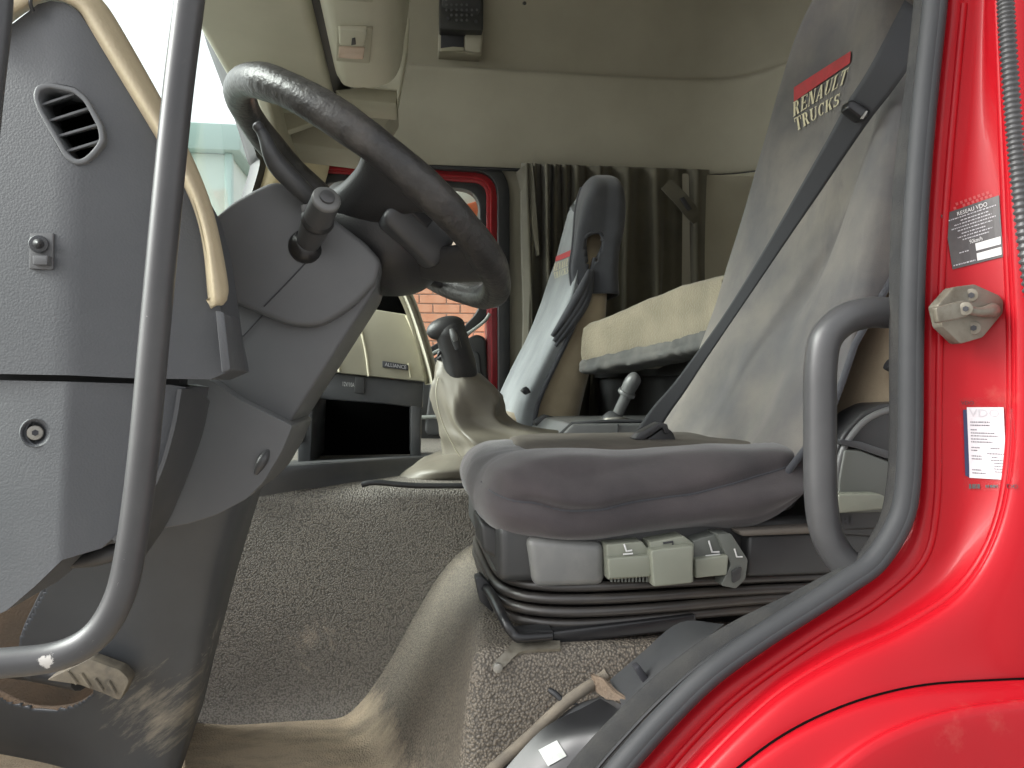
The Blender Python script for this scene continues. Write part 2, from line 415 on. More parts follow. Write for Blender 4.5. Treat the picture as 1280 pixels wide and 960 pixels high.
M['brick'] = mat('brick', (.60, .25, .14), .85, (.66, .33, .21), (.35, .65), 9, grain=80, gstr=.5, gdist=.003, gtype='N')
M['mortar'] = mat('mortar', (.62, .50, .40), .9)
M['render_w'] = mat('pale_render', (.75, .68, .63), .8)
M['ground'] = mat('yard_concrete', (.30, .29, .27), .9, (.22, .21, .20), (.4, .7), .8, grain=40, gstr=.4, gdist=.004, gtype='N')
M['cont'] = mat('pale_green_cabin', (.52, .62, .56), .6, (.46, .56, .50), (.4, .7), 2)
M['cont_roof'] = mat('cabin_roof_green', (.36, .50, .46), .6)
M['tile'] = mat('red_roof_tile', (.62, .25, .20), .7)
M['mirror_sh'] = mat('mirror_shell', (.55, .58, .54), .4)
M['mirror_or'] = mat('mirror_orange', (.62, .17, .08), .2)
M['rust'] = mat('dirty_carpet', (.15, .115, .085), .95, (.22, .15, .10), (.4, .7), 10, grain=250, gstr=.8, gdist=.003, gtype='N')
M['pedal'] = mat('worn_pedal', (.09, .08, .065), .65, (.22, .19, .14), (.4, .7), 25, grain=200, gstr=.4, gdist=.001, gtype='N')
M['lens'] = mat('lamp_lens', (.50, .38, .30), .25, grain=500, gstr=.5, gdist=.001, gtype='N')
def dirty_floor():
    """floor mat: grained rubber, walked-in dust in the tread area (a stain with its own shape)"""
    m = mat('floor_mat', (.175, .152, .122), .6, (.215, .182, .14), (.4, .7), 6, grain=330, gstr=1.0, gdist=.002, pit=((.078, .068, .056), .36, .66))
    N = m.node_tree.nodes; L = m.node_tree.links; b = N['Principled BSDF']
    src = b.inputs['Base Color'].links[0].from_socket
    tc = N.new('ShaderNodeTexCoord'); sp = N.new('ShaderNodeSeparateXYZ'); L.new(tc.outputs['Object'], sp.inputs[0])
    n = N.new('ShaderNodeTexNoise'); n.inputs['Scale'].default_value = 6; n.inputs['Detail'].default_value = 9; n.inputs['Roughness'].default_value = .7
    mp = N.new('ShaderNodeMapping'); mp.inputs['Scale'].default_value = (1, 2.2, 1); L.new(tc.outputs['Object'], mp.inputs[0]); L.new(mp.outputs[0], n.inputs['Vector'])
    h = N.new('ShaderNodeMapRange'); h.inputs['From Min'].default_value = .11; h.inputs['From Max'].default_value = .0; L.new(sp.outputs['Z'], h.inputs['Value'])
    ad = N.new('ShaderNodeMath'); ad.operation = 'MULTIPLY_ADD'; ad.inputs[1].default_value = .55; L.new(h.outputs[0], ad.inputs[0]); L.new(n.outputs['Fac'], ad.inputs[2])
    r = N.new('ShaderNodeMapRange'); r.inputs['From Min'].default_value = .74; r.inputs['From Max'].default_value = 1.12; L.new(ad.outputs[0], r.inputs['Value'])
    mx = N.new('ShaderNodeMix'); mx.data_type = 'RGBA'; L.new(r.outputs[0], mx.inputs['Factor']); L.new(src, mx.inputs['A']); mx.inputs['B'].default_value = (.60, .49, .35, 1)
    L.new(mx.outputs['Result'], b.inputs['Base Color'])
    return m
M['floor'] = dirty_floor()
def scuffed(m, pos, rad, col, lo, hi, sc, stretch):
    """scratches and rubbed-in dirt in a patch with its own outline"""
    N = m.node_tree.nodes; L = m.node_tree.links; b = N['Principled BSDF']; src = b.inputs['Base Color'].links[0].from_socket
    tc = N.new('ShaderNodeTexCoord')
    ds = N.new('ShaderNodeVectorMath'); ds.operation = 'DISTANCE'; L.new(tc.outputs['Object'], ds.inputs[0]); ds.inputs[1].default_value = pos
    fo = N.new('ShaderNodeMapRange'); fo.inputs['From Min'].default_value = rad; fo.inputs['From Max'].default_value = 0; L.new(ds.outputs['Value'], fo.inputs['Value'])
    m0 = N.new('ShaderNodeMapping'); m0.inputs['Rotation'].default_value = (0, radians(38), 0); L.new(tc.outputs['Object'], m0.inputs[0])
    mp = N.new('ShaderNodeMapping'); mp.inputs['Scale'].default_value = stretch; L.new(m0.outputs[0], mp.inputs[0])
    n = N.new('ShaderNodeTexNoise'); n.inputs['Scale'].default_value = sc; n.inputs['Detail'].default_value = 10; n.inputs['Roughness'].default_value = .75; L.new(mp.outputs[0], n.inputs['Vector'])
    ad = N.new('ShaderNodeMath'); ad.operation = 'MULTIPLY_ADD'; ad.inputs[1].default_value = .45; L.new(fo.outputs[0], ad.inputs[0]); L.new(n.outputs['Fac'], ad.inputs[2])
    r = N.new('ShaderNodeMapRange'); r.inputs['From Min'].default_value = lo; r.inputs['From Max'].default_value = hi; L.new(ad.outputs[0], r.inputs['Value'])
    mx = N.new('ShaderNodeMix'); mx.data_type = 'RGBA'; L.new(r.outputs[0], mx.inputs['Factor']); L.new(src, mx.inputs['A']); mx.inputs['B'].default_value = (*col, 1)
    L.new(mx.outputs['Result'], b.inputs['Base Color'])
def glass(name, tint=(.93, .97, .95)):
    m = bpy.data.materials.new(name); m.use_nodes = True; N = m.node_tree.nodes; L = m.node_tree.links
    for n in list(N): N.remove(n)
    t = N.new('ShaderNodeBsdfTransparent'); t.inputs[0].default_value = (*tint, 1)
    g = N.new('ShaderNodeBsdfGlossy'); g.inputs['Roughness'].default_value = .02
    fr = N.new('ShaderNodeFresnel'); ge = N.new('ShaderNodeNewGeometry'); io = N.new('ShaderNodeMapRange'); io.inputs['To Min'].default_value = 1.45; io.inputs['To Max'].default_value = 1/1.45
    L.new(ge.outputs['Backfacing'], io.inputs['Value']); L.new(io.outputs[0], fr.inputs[0])
    x = N.new('ShaderNodeMixShader'); o = N.new('ShaderNodeOutputMaterial')
    mu = N.new('ShaderNodeMath'); mu.operation = 'MULTIPLY'; mu.inputs[1].default_value = .35; L.new(fr.outputs[0], mu.inputs[0]); L.new(mu.outputs[0], x.inputs[0]); L.new(t.outputs[0], x.inputs[1]); L.new(g.outputs[0], x.inputs[2]); L.new(x.outputs[0], o.inputs[0])
    return m
M['glass'] = glass('window_glass'); M['screw'] = mat('dull_screw', (.16, .14, .11), .6, (.1, .085, .06), (.4, .7), 60); M['film'] = glass('clear_film', (.97, .96, .95))

# ================================================================== SETTING
# ground: a sheet to the horizon
bm = bmesh.new(); g = 600
bm.faces.new([bm.verts.new(v) for v in ((-g, -g, 0), (g, -g, 0), (g, g, 0), (-g, g, 0))])
tag(finish('ground', bm, M['ground'], None, None), 'grey concrete yard the truck stands on', 'ground', kind='structure')
ZF = -.604                                     # cab floor, from eye height
def sm(x): x = max(0, min(1, x)); return x*x*x*(x*(6*x-15)+10)
def lin(a, b, t): return a+(b-a)*t
def floor_h(u, v):
    t = (v-.85)/.6
    ub, ut = lin(.030, -.15, max(0, t)**1.3), lin(.085, .17, max(0, t))
    su = sm((u-ub)/(ut-ub)); sv = sm((v-.795)/.075)
    fil = .035*max(0, 1-(1.47-v)/.05)**2
    return max(ZF + .304*su*sv, ZF+fil)
us = [-1.05+i*.03 for i in range(25)]+[-.30+i*.009 for i in range(72)]+[.36+i*.04 for i in range(18)]
vs_ = [.64+i*.02 for i in range(7)]+[.785+i*.006 for i in range(18)]+[.90+i*.02 for i in range(29)]
verts = [W(u, v, floor_h(u, v)+.0025*noise.noise(Vector((u*9, v*9, 3)))) for v in vs_ for u in us]
k = len(us); faces = [(i*k+j, i*k+j+1, (i+1)*k+j+1, (i+1)*k+j) for i in range(len(vs_)-1) for j in range(k-1)]
GEO['floor'] = BVHTree.FromPolygons(verts, faces)
tag(finish('floor', from_vf(verts, faces), M['floor'], None, 180, loc=W(0, 1, ZF)), 'dusty grained rubber cab floor rising to the seat box', 'floor', kind='structure')
# engine tunnel side and top
prof = [(1.405, -.612), (1.425, -.60), (1.440, -.575), (1.448, -.52), (1.452, -.35), (1.456, -.235), (1.464, -.205), (1.485, -.192), (1.54, -.188), (1.7, -.186), (2.2, -.186), (2.75, -.19)]
rows = [[W(u, v, z) for v, z in prof] for u in (-1.05, -.7, -.3, 0, .3, .7, 1.35)]
v, f, m_, k_ = grid_vf(rows, 5, 8)
v = [p+Vector((0, -1, .3))*.006*noise.noise(p*3.1) for p in v]
tag(finish('engine_tunnel', from_vf(v, f), M['tunnel'], None, 180, loc=W(0, 1.45, ZF)), 'grey grained mat over the engine tunnel', 'tunnel', kind='structure')
# front bulkhead behind the pedals
box('bulkhead', -1.06, -1.0, .75, 2.75, ZF, -.05, M['rust'], None, .004, loc=W(-1, 1.5, ZF)); tag(bpy.data.objects['bulkhead'], 'dirty brown bulkhead beyond the pedals', 'wall', kind='structure')
bh = sheet('pedal_well', [[P(-80, 690, 1.42), P(30, 690, 1.44), P(130, 700, 1.46)], [P(-80, 800, 1.40), P(40, 800, 1.42), P(140, 800, 1.44)], [P(-80, 920, 1.36), P(40, 920, 1.38), P(150, 920, 1.40)]], M['rust'], None, loc=P(30, 900, 1.4))
tag(bh, 'brown dirt-coated inner wheel well beyond the pedal', 'wall', kind='structure')
# roof lining: a shell swept along the far side, round the corner and along the rear
path = [(-.44, 2.69), (-.3, 2.69), (.2, 2.69), (.7, 2.69), (1.02, 2.68), (1.20, 2.63), (1.31, 2.50), (1.36, 2.32), (1.37, 2.0), (1.37, 1.5), (1.37, .70)]
prof = [(0, .765), (.012, .79), (.022, .86), (.03, .98), (.044, 1.05), (.044, 1.08), (-.012, 1.105), (-.018, 1.14), (.02, 1.22), (.07, 1.33), (.18, 1.42), (.34, 1.455)]
rows = []
for i, (u, v) in enumerate(path):
    a = Vector(path[max(i-1, 0)]); b = Vector(path[min(i+1, len(path)-1)]); t = (b-a).normalized(); nrm = Vector((t.y, -t.x))
    if nrm.dot(Vector((.3, 1.6))-Vector((u, v))) < 0: nrm = -nrm
    rows.append([W(u+nrm.x*o, v+nrm.y*o, z) for o, z in prof])
sheet('roof_lining', rows, M['lining'], None, nu=4, nv=6, thick=.01, smooth=180, loc=W(.4, 1.7, 1.2))
tag(bpy.data.objects['roof_lining'], 'dull beige moulded lining of the high cab roof', 'roof lining', kind='structure')
box('ceiling', -.75, 1.42, .66, 2.75, 1.44, 1.50, M['lining'], None, .01, loc=W(.4, 1.7, 1.44)); tag(bpy.data.objects['ceiling'], 'beige cab ceiling', 'ceiling', kind='structure')
box('header', -.75, 1.42, .62, .69, .62, 1.46, M['lining'], None, .01, loc=W(.4, .65, .6)); tag(bpy.data.objects['header'], 'beige header above the driver door opening', 'wall', kind='structure')
# rear wall below the shell
box('wall_rear', 1.33, 1.37, .66, 2.62, ZF, .775, M['lining'], None, .004, loc=W(1.35, 1.6, ZF)); tag(bpy.data.objects['wall_rear'], 'beige rear wall of the cab behind the bunk', 'wall', kind='structure')
# far side wall round the passenger door opening
far = rnd([(352, 700), (352, 186, 40), (628, 199, 34), (634, 700)], 4, 6)
o_ = [(322, 120), (1060, 150), (1060, 720), (240, 720), (240, 330), (306, 300), (318, 262), (332, 205)]
prism('wall_far', o_, 2.72, 2.79, M['lining'], None, .002, holes=[rnd([(368, 640), (368, 190, 36), (632, 204, 36), (634, 640)], 3, 6)], loc=P(640, 600, 2.75))
tag(bpy.data.objects['wall_far'], 'beige lining round the passenger door opening', 'wall', kind='structure')
# black strip standing in for the shaded gap below the shell
tube('roof_gap_shade', [W(u, v-.004, .758) for u, v in path[:9]], .007, M['black'], None, 8, 5, loc=W(.4, 2.6, .76)); tag(bpy.data.objects['roof_gap_shade'], 'black strip standing in for the shaded gap under the roof lining edge', 'seal', kind='structure')
tube('curtain_rail', [W(u-.02*(i > 4), v-.022, .742) for i, (u, v) in enumerate(path[3:9])], .012, M['visor_dk'], None, 10, 5, loc=W(.9, 2.6, .74)); tag(bpy.data.objects['curtain_rail'], 'beige curved curtain rail under the roof lining', 'rail')

# ================================================================== OUTSIDE
wt = thing('brick_wall', 'orange brick wall with pale mortar seen through the passenger window', 'wall', W(.2, 6.4, -ZC))
box('mortar_bed', -1.6, 1.9, 6.42, 6.6, -ZC, 1.25, M['mortar'], wt, .004)
bmesh_b = None
for r in range(16):
    for c in range(9):
        u0 = -1.0+c*.226+(r % 2)*.113; z0 = -.1+r*.077
        if bmesh_b is None:
            bb = box('brick', 0, .215, 0, .06, 0, .066, M['brick'], wt, .004, 1)
            me0 = bb.data; base0 = W(0, 0, 0)
            bmesh_b = bb
        ob = bmesh_b if (r == 0 and c == 0) else bmesh_b.copy()
        if ob is not bmesh_b: COL.objects.link(ob)
        ob.parent = wt
        ob.location = W(u0, 6.395+random.uniform(-.003, .003), z0)-W(0, 0, 0)
box('pier', -.62, -.44, 6.33, 6.42, -ZC, 1.3, M['render_w'], wt, .01)
rt = thing('tiled_roof', 'small red tiled roof above the brick wall', 'roof', W(.6, 7.2, 1.5))
for i in range(12):
    for j in range(5):
        u0 = -.4+i*.2; zz = 1.42+j*.16; vv = 6.9+j*.22
        c = [W(u0, vv, zz), W(u0+.19, vv, zz), W(u0+.19, vv, zz+.03), W(u0, vv, zz+.03), W(u0, vv+.26, zz+.19), W(u0+.19, vv+.26, zz+.19), W(u0+.19, vv+.26, zz+.22), W(u0, vv+.26, zz+.22)]
        finish('tile', hull_box_bm(c, .004, 1), M['tile'], rt)
ct = thing('site_cabin', 'pale green cabin with a flat lid roof standing ahead of the windscreen', 'cabin', W(-2.2, 7, -ZC))
box('body', -3.6, -1.42, 6.6, 9.5, -ZC, 1.90, M['cont'], ct, .02)
box('roof', -3.75, -1.32, 6.5, 9.6, 1.90, 2.12, M['cont_roof'], ct, .02)
box('corner_post', -1.46, -1.40, 6.57, 6.64, -ZC, 1.90, M['cont_roof'], ct, .01)
mt = thing('wing_mirror', 'pale passenger wing mirror with an orange patch outside the window', 'mirror', P(588, 270, 3.0))
prism('shell', rnd([(560, 240), (585, 232), (612, 243), (606, 268), (590, 300), (562, 290)], 10), 2.99, 3.07, M['mirror_sh'], mt, .015, 3)
prism('orange_patch', rnd([(574, 258), (600, 250), (596, 272), (586, 284), (572, 272)], 5), 2.984, 2.992, M['mirror_or'], mt, .002)  # flat orange patch on the mirror shell
tube('arm', PP([(600, 262, 3.03), (625, 258, 2.95), (660, 262, 2.86)]), .012, M['black'], mt, 8, 4)
# windscreen and the far pillar
ws = thing('windscreen', 'large windscreen with black border beside the wheel', 'windscreen', W(-.8, 1.7, -.1))
c4 = [W(-.66, .72, -.15), W(-.52, 2.66, -.15), W(-.64, 2.66, 1.3), W(-.80, .72, 1.3)]
nn = (c4[1]-c4[0]).cross(c4[3]-c4[0]).normalized()*.005
finish('pane', hull_box_bm(c4+[p+nn for p in c4], 0), M['glass'], ws)
pt = thing('windscreen_pillar', 'tan far windscreen pillar with a black rubber edge', 'pillar', W(-.8, 2.6, 0))
pl_in = [(247, -30), (262, 40), (283, 100), (303, 155), (316, 198), (320, 212), (306, 262), (300, 300)]
rowsA = [[P(x, y, 2.62), P(x+5, y-3, 2.58), P(x+10, y-4, 2.62)] for x, y in pl_in]
sheet('rubber_edge', rowsA, M['black'], pt, nu=4, nv=5, thick=.02)
rowsB = [[P(x+8, y-4, 2.62), P(x+24, y-4, 2.57), P(x+60, y-2, 2.66), P(x+90, y-2, 2.7)] for x, y in pl_in]
sheet('pillar_trim', rowsB, M['tan'], pt, nu=5, nv=5, thick=.01)
# ================================================================== OVERHEAD
sh = thing('overhead_shelf', 'beige overhead shelf with a reading lamp above the windscreen', 'overhead shelf', W(-.25, 1.8, .74))
def shelf_bar(name, u0, u1, v0, v1, z, h, mt_, drop=0, bev=.02): return box(name, u0, u1, v0, v1, z, z+h, mt_, sh, bev, 4)
prism('front_rail', [(276, -40), (304, -40), (352, 190), (340, 190), (320, 130), (298, 50)], 1.9, 2.5, M['visor_dk'], sh, .01, 3)
box('visor_panel', -.435, -.185, .75, 2.30, .752, .80, M['visor'], sh, .03, 5)
box('visor_gap', -.20, -.14, .75, 2.2, .775, .83, M['black'], sh, .002)
bk = [(-.165, .775), (-.155, .735), (-.13, .715), (-.05, .722), (-.012, .755), (0, .82), (0, .95), (-.165, .95)]
ring = lambda v: [W(u, v, z) for u, z in bk]
rr = [ring(.75), ring(1.0), ring(1.85), [W(u*.98-.004, 1.90, z+.006) for u, z in bk]]
v, f = loft_bm([[q for q in cat(r, 3, True)] for r in rr]); finish('lamp_console', from_vf(v, f), M['visor'], sh, 50)
# reading lamp under the console
def zlamp(px, py, z): 
    rz = -(py-CY)/F; Y = z/rz; rx = (px-CX)/F; return Vector((rx*Y, Y, ZC+z))
def under(name, quad, z, h, mt_, parent, bev=.003):
    a = [zlamp(x, y, z) for x, y in quad]; return finish(name, hull_box_bm(a+[p+ZD*h for p in a], bev, 2), mt_, parent)
lp = under('reading_lamp', [(421, 35), (466, 37), (462, 80), (420, 77)], .712, .02, M['visor_dk'], sh)
ORG[lp] = ORG[sh]
under('lamp_lens', [(424, 60), (456, 61), (454, 75), (423, 73)], .708, .014, M['lens'], lp)
under('lamp_cover', [(423, 38), (459, 40), (456, 59), (424, 58)], .704, .018, M['visor'], lp, .006)
under('lamp_slot', [(440, 49), (444, 48), (445, 56), (439, 57)], .702, .004, M['black_print'], lp, .001)
under('roof_handle', [(421, -14), (468, -12), (466, 4), (421, 1)], .712, .02, M['visor_dk'], sh)
prism('end_bracket', [(503, 18), (512, 22), (510, 60), (497, 132), (496, 112), (455, 108), (480, 92), (494, 60)], 2.02, 2.08, M['visor'], sh, .006, 2)
prism('bracket_foot', [(418, 112), (456, 108), (497, 113), (496, 130), (430, 124)], 2.03, 2.16, M['visor_dk'], sh, .006, 2)
prism('inner_gap', [(493, -20), (507, -20), (501, 30), (488, 66)], 1.80, 1.9, M['black'], sh, .002)
prism('side_cheek', [(352, 178), (345, 120), (432, 124), (500, 130), (476, 168), (448, 190)], 2.30, 2.5, M['lining'], sh, .012, 2)
prism('sun_blind', rnd([(322, 116), (425, 108), (393, 152), (340, 170)], 8), 2.2, 2.24, M['visor_dk'], sh, .008, 2)
# speaker pod on the far upper lining
sp = thing('roof_speaker', 'dark grey roof speaker with round grille above a small open cubby', 'speaker', P(577, 60, 2.6))
prism('housing', rnd([(549, -30), (605, -30), (604, 38), (550, 36)], 3), 2.585, 2.70, M['base_dk'], sp, .006, 2)
cyl('grille', P(577, 6, 2.587), P(577, 6, 2.576), .066, M['black'], sp, 28, bev=.004)
for y in range(-3, 4):
    for x in range(-3, 4):
        if x*x+y*y < 11: cyl('grille_hole', P(577+x*6.4, 6+y*6.4, 2.575), P(577+x*6.4, 6+y*6.4, 2.5735), .0045, M['charcoal'], sp, 8)
for x, y in ((560, 23), (595, 27)): cyl('screw', P(x, y, 2.586), P(x, y, 2.58), .006, M['black_print'], sp, 10)
prism('cubby_frame', rnd([(548, 38), (605, 39), (602, 68), (548, 64)], 2), 2.635, 2.70, M['lining'], sp, .003, 2)
prism('cubby', rnd([(551, 40), (580, 41), (580, 61), (551, 61)], 2), 2.630, 2.65, M['black_print'], sp, .002)
prism('cubby_lip', rnd([(551, 60), (566, 58), (580, 59), (580, 63), (551, 64)], 1), 2.622, 2.635, M['visor_dk'], sp, .002)
prism('cubby_lid', rnd([(582, 41), (603, 42), (601, 66), (581, 63)], 3), 2.622, 2.65, M['lining'], sp, .004, 2)
tube('lining_button', PP([(655, 4, 2.6), (656, 4, 2.58)]), .006, M['black'], None, 8, 1, loc=P(655, 4, 2.6)); tag(bpy.data.objects['lining_button'], 'small black fastener in the roof lining', 'fastener')
# ================================================================== PASSENGER DOOR
pd = thing('passenger_door', 'red passenger door with dark trim and a window onto bricks', 'door', P(500, 520, 2.75))
def ringframe(name, out, inn, d0, d1, mt_, parent, bev=.004):
    n = len(out); bm = bmesh.new()
    A = [bm.verts.new(P(x, y, d0)) for x, y in out]; B = [bm.verts.new(P(x, y, d0)) for x, y in inn]
    C = [bm.verts.new(P(x, y, d0)+VD*(d1-d0)) for x, y in out]; D = [bm.verts.new(P(x, y, d0)+VD*(d1-d0)) for x, y in inn]
    for i in range(n):
        j = (i+1) % n
        for q in ((A[i], A[j], B[j], B[i]), (C[i], D[i], D[j], C[j]), (A[i], C[i], C[j], A[j]), (B[i], B[j], D[j], D[i])): bm.faces.new(q)
    bmesh.ops.recalc_face_normals(bm, faces=bm.faces[:])
    es = [e for e in bm.edges if e.calc_face_angle(0) > radians(50)]
    bmesh.ops.bevel(bm, geom=es, offset=bev, segments=3, profile=.5, affect='EDGES', clamp_overlap=True)
    return finish(name, bm, mt_, parent, 50)
def door_loop(k):
    return rnd([(368+k, 640-k*.2), (368+k, 190+k, max(6, 40-k)), (633-k, 204+k, max(8, 42-k)), (634-k, 640-k*.2)], 4, 8)
ringframe('door_seal', door_loop(-4), door_loop(11), 2.690, 2.75, M['black'], pd, .012)
ringframe('door_frame', door_loop(10), door_loop(25), 2.715, 2.80, M['red_in'], pd, .012)
ringframe('frame_lip', door_loop(17), door_loop(20), 2.706, 2.73, M['red_in'], pd, .003)
gl = [(400, 480), (398, 225, 20), (597, 235, 26), (600, 385, 18), (575, 415), (530, 441), (470, 465)]
ringframe('glass_seal', rnd([(388, 492), (388, 212, 26), (613, 226, 30), (614, 392, 24), (584, 422), (536, 448), (472, 476)], 5, 8), rnd([(402, 480), (402, 227, 20), (599, 236, 26), (601, 386, 18), (577, 411), (532, 437), (470, 464)], 5, 8), 2.722, 2.78, M['black'], pd, .006)
prism('window_pane', rnd([(396, 484), (396, 221, 20), (604, 231, 26), (605, 388, 18), (580, 416), (534, 442), (470, 470)], 5, 8), 2.762, 2.768, M['glass'], pd, 0)
tube('sill_strip', PP([(528, 449), (550, 437), (580, 420), (604, 403), (612, 392)], 2.700), .006, M['silver'], pd, 8, 5)
prism('door_panel', rnd([(470, 485), (535, 452), (578, 427), (596, 417), (608, 422, 20), (613, 520), (613, 640), (420, 640)], 10, 5), 2.70, 2.78, M['base_dk'], pd, .015, 3)
prism('door_pocket', rnd([(540, 462), (570, 445), (600, 436), (604, 500), (600, 545), (530, 545)], 12, 5), 2.69, 2.71, M['charcoal'], pd, .008, 3)
tube('door_pull', PP([(545, 452, 2.69), (553, 445, 2.66), (566, 438, 2.66), (572, 436, 2.69)]), .007, M['black'], pd, 8, 5)
tube('panel_strip', PP([(520, 522), (570, 520), (605, 519)], 2.69), .007, M['silver'], pd, 8, 3)
# ================================================================== CURTAIN
cu_ = thing('curtain', 'pleated olive brown curtain hanging behind the passenger seat', 'curtain', W(.7, 2.55, 0))
pl = [(652, 0), (659, 1), (664, .1), (669, .9), (676, .0), (684, 1), (690, .1), (695, .8), (701, .1), (707, .9), (714, .1), (722, .95), (731, .15), (741, .3), (751, 1), (762, .1), (774, .25), (786, 1), (798, .1), (808, .2), (820, .95), (832, .2), (845, .5), (858, .15), (872, .75), (886, .1)]
rows = []
for ty, amp in ((204, 1), (215, 1), (250, .95), (310, .9), (400, .85), (500, .8), (600, .8)):
    q = []
    for i, (x, w) in enumerate(pl):
        fan = (ty-204)/300.0
        xx = x + (fan*8*sin(i*1.7)) + 3*fan*sin(ty*.02+i)
        q.append(P(xx, ty+ (x-652)*.035, 2.60-.075*w*amp+.012*sin(i*2.3)))
    rows.append(q)
sheet('cloth', rows, M['curtain'], cu_, nu=5, nv=4, thick=.003, smooth=180)
sheet('edge_flap', [[P(646, 216, 2.60), P(655, 208, 2.55), P(666, 204, 2.53)], [P(652, 240, 2.60), P(660, 240, 2.55), P(669, 236, 2.53)], [P(662, 285, 2.58), P(666, 284, 2.54), P(672, 280, 2.53)], [P(671, 320, 2.56), P(673, 320, 2.54), P(675, 318, 2.53)]], M['curtain'], cu_, nu=4, nv=4, thick=.004)
sheet('tie_strap', [[P(826, 236, 2.50), P(838, 224, 2.50)], [P(845, 256, 2.49), P(857, 242, 2.49)], [P(858, 272, 2.49), P(872, 262, 2.49)], [P(866, 280, 2.5), P(874, 276, 2.5)]], M['curtain'], cu_, nu=3, nv=4, thick=.003)
prism('strap_slot', [(850, 248), (855, 246), (865, 261), (860, 264)], 2.481, 2.484, M['black_print'], cu_, .0005)
box('side_panel', .96, 1.34, 2.58, 2.64, ZF, .74, M['lining'], None, .01, loc=W(1.1, 2.6, ZF)); tag(bpy.data.objects['side_panel'], 'dark side panel beside the bunk end of the curtain', 'wall', kind='structure')
# ================================================================== BUNK
bt = thing('bunk_mattress', 'tan knitted bunk mattress with a fuzzy grey underside', 'mattress', W(.75, 1.65, .06))
kt = [(905, 343, 423, 1.40), (870, 350, 431, 1.50), (846, 357, 437, 1.57), (800, 376, 446, 1.70), (760, 393, 454, 1.81), (738, 402, 459, 1.87), (731, 405.5, 460, 1.89), (730, 409, 457, 1.895)]
rr = []
for x, yt, yb, v_ in kt:
    a = P(x, yt, v_); b = P(x, yb, v_); e = (a-b).normalized()
    rr.append([b+UD*.012, b+e*.006-UD*.002, b.lerp(a, .3)-UD*.006, b.lerp(a, .7)-UD*.006, a-e*.010-UD*.003, a+UD*.010, a+UD*.03+e*.004, a+UD*.42+e*.01, b+UD*.42, b+UD*.2])
v, f = loft_bm(rr, 6); v = [p+Vector(noise.noise_vector(p*9))*.005+Vector(noise.noise_vector(p*34))*.0022 for p in v]
finish('mattress_body', from_vf(v, f), M['mesh'], bt, 60)
rows = []
for x, yt, yb, v_ in [tuple(q) for q in cat([Vector(q) for q in kt[:-1]], 5)]:
    b = P(x, yb, v_); j_ = noise.noise(b*45)*.006
    rows.append([b+ZD*(.018+j_)-UD*.008, b+ZD*.004-UD*.009, b-ZD*(.012+j_)+UD*.002, b-ZD*.006+UD*.12])
sheet('underside', rows, M['bunk_grey'], bt, nu=4, nv=2, thick=.004, wr=.004, wrs=60)
bb_ = thing('bunk_locker', 'dark storage locker under the bunk mattress', 'locker', W(.9, 1.9, ZF))
box('front_board', .66, .70, 1.0, 2.66, ZF, .05, M['charcoal'], bb_, .004)
box('lid', .64, 1.32, 1.0, 2.62, .02, .058, M['black'], bb_, .004)
# ================================================================== DASH CENTRE
cd = thing('centre_dash', 'olive beige centre dash pod with cream strips above an open dark cubby', 'dashboard', P(460, 590, 1.7))
face = [(385, 462), (400, 420), (418, 398), (452, 384), (508, 393), (520, 420), (532, 455), (540, 478), (480, 472), (412, 465)]
prism('pod_panel', face, 1.80, 2.0, M['visor_dk'], cd, .004, 2)
sheet('pod_hood', [[P(470, 341, 1.80), P(478, 345, 1.76), P(482, 352, 1.80)], [P(492, 344, 1.80), P(492, 350, 1.76), P(494, 360, 1.82)], [P(508, 360, 1.80), P(505, 366, 1.755), P(502, 376, 1.82)], [P(522, 388, 1.80), P(516, 392, 1.755), P(510, 398, 1.82)], [P(534, 425, 1.80), P(528, 428, 1.755), P(520, 430, 1.81)], [P(541, 460, 1.80), P(537, 460, 1.755), P(530, 460, 1.80)], [P(543, 478, 1.80), P(541, 480, 1.76), P(534, 479, 1.80)]], M['visor'], cd, nu=5, nv=4, thick=.02)
prism('pod_cavity', [(455, 386), (470, 350), (490, 356), (503, 378), (508, 393)], 1.90, 1.96, M['shade_black'], cd, .002)
tube('cream_strip', PP([(508, 394), (517, 415), (526, 440), (532, 462), (535, 475)], 1.798), .0038, M['strip'], cd, 8, 4)
tube('cream_strip', PP([(447, 400), (453, 420), (458, 445), (461, 470)], 1.798), .0028, M['strip'], cd, 8, 4)
tube('cream_strip', PP([(420, 446), (423, 456), (424, 465)], 1.798), .0026, M['strip'], cd, 8, 4)
prism('name_plate', [(478, 451), (510, 456), (510, 463), (478, 459)], 1.790, 1.802, M['black_print'], cd, .001)
tube('plate_strip', PP([(510, 454), (513, 472)], 1.796), .0015, M['strip'], cd, 6, 1)
def flat_text(name, s, quad, d, mt_, parent, shear=0):
    bm = bmesh.new()
    for pl_ in text_polys(s, 0, 0, 1, 1, shear):
        try: bm.faces.new([bm.verts.new(P(*bil(quad, *p), d)) for p in pl_])
        except ValueError: pass
    return finish(name, bm, mt_, parent, None)
flat_text('plate_lettering', 'ALLIANCE', [(481, 453), (508, 457), (508, 461.5), (481, 457.5)], 1.789, M['grey_print'], cd)
prism('lower_bar', [(392, 470), (412, 465), (530, 478), (528, 511), (480, 505), (385, 498)], 1.82, 1.95, M['charcoal'], cd, .006, 2)
prism('socket_block', rnd([(444, 470), (456, 471), (456, 493), (442, 491)], 2), 1.812, 1.83, M['base_dk'], cd, .003)
flat_text('socket_lettering', '12V/10A', [(428.5, 477), (443, 478.5), (443, 484), (428.5, 482.5)], 1.816, M['white'], cd)
prism('cubby_back', [(372, 492), (528, 505), (524, 580), (372, 590)], 2.05, 2.1, M['shade_black'], cd, .002)
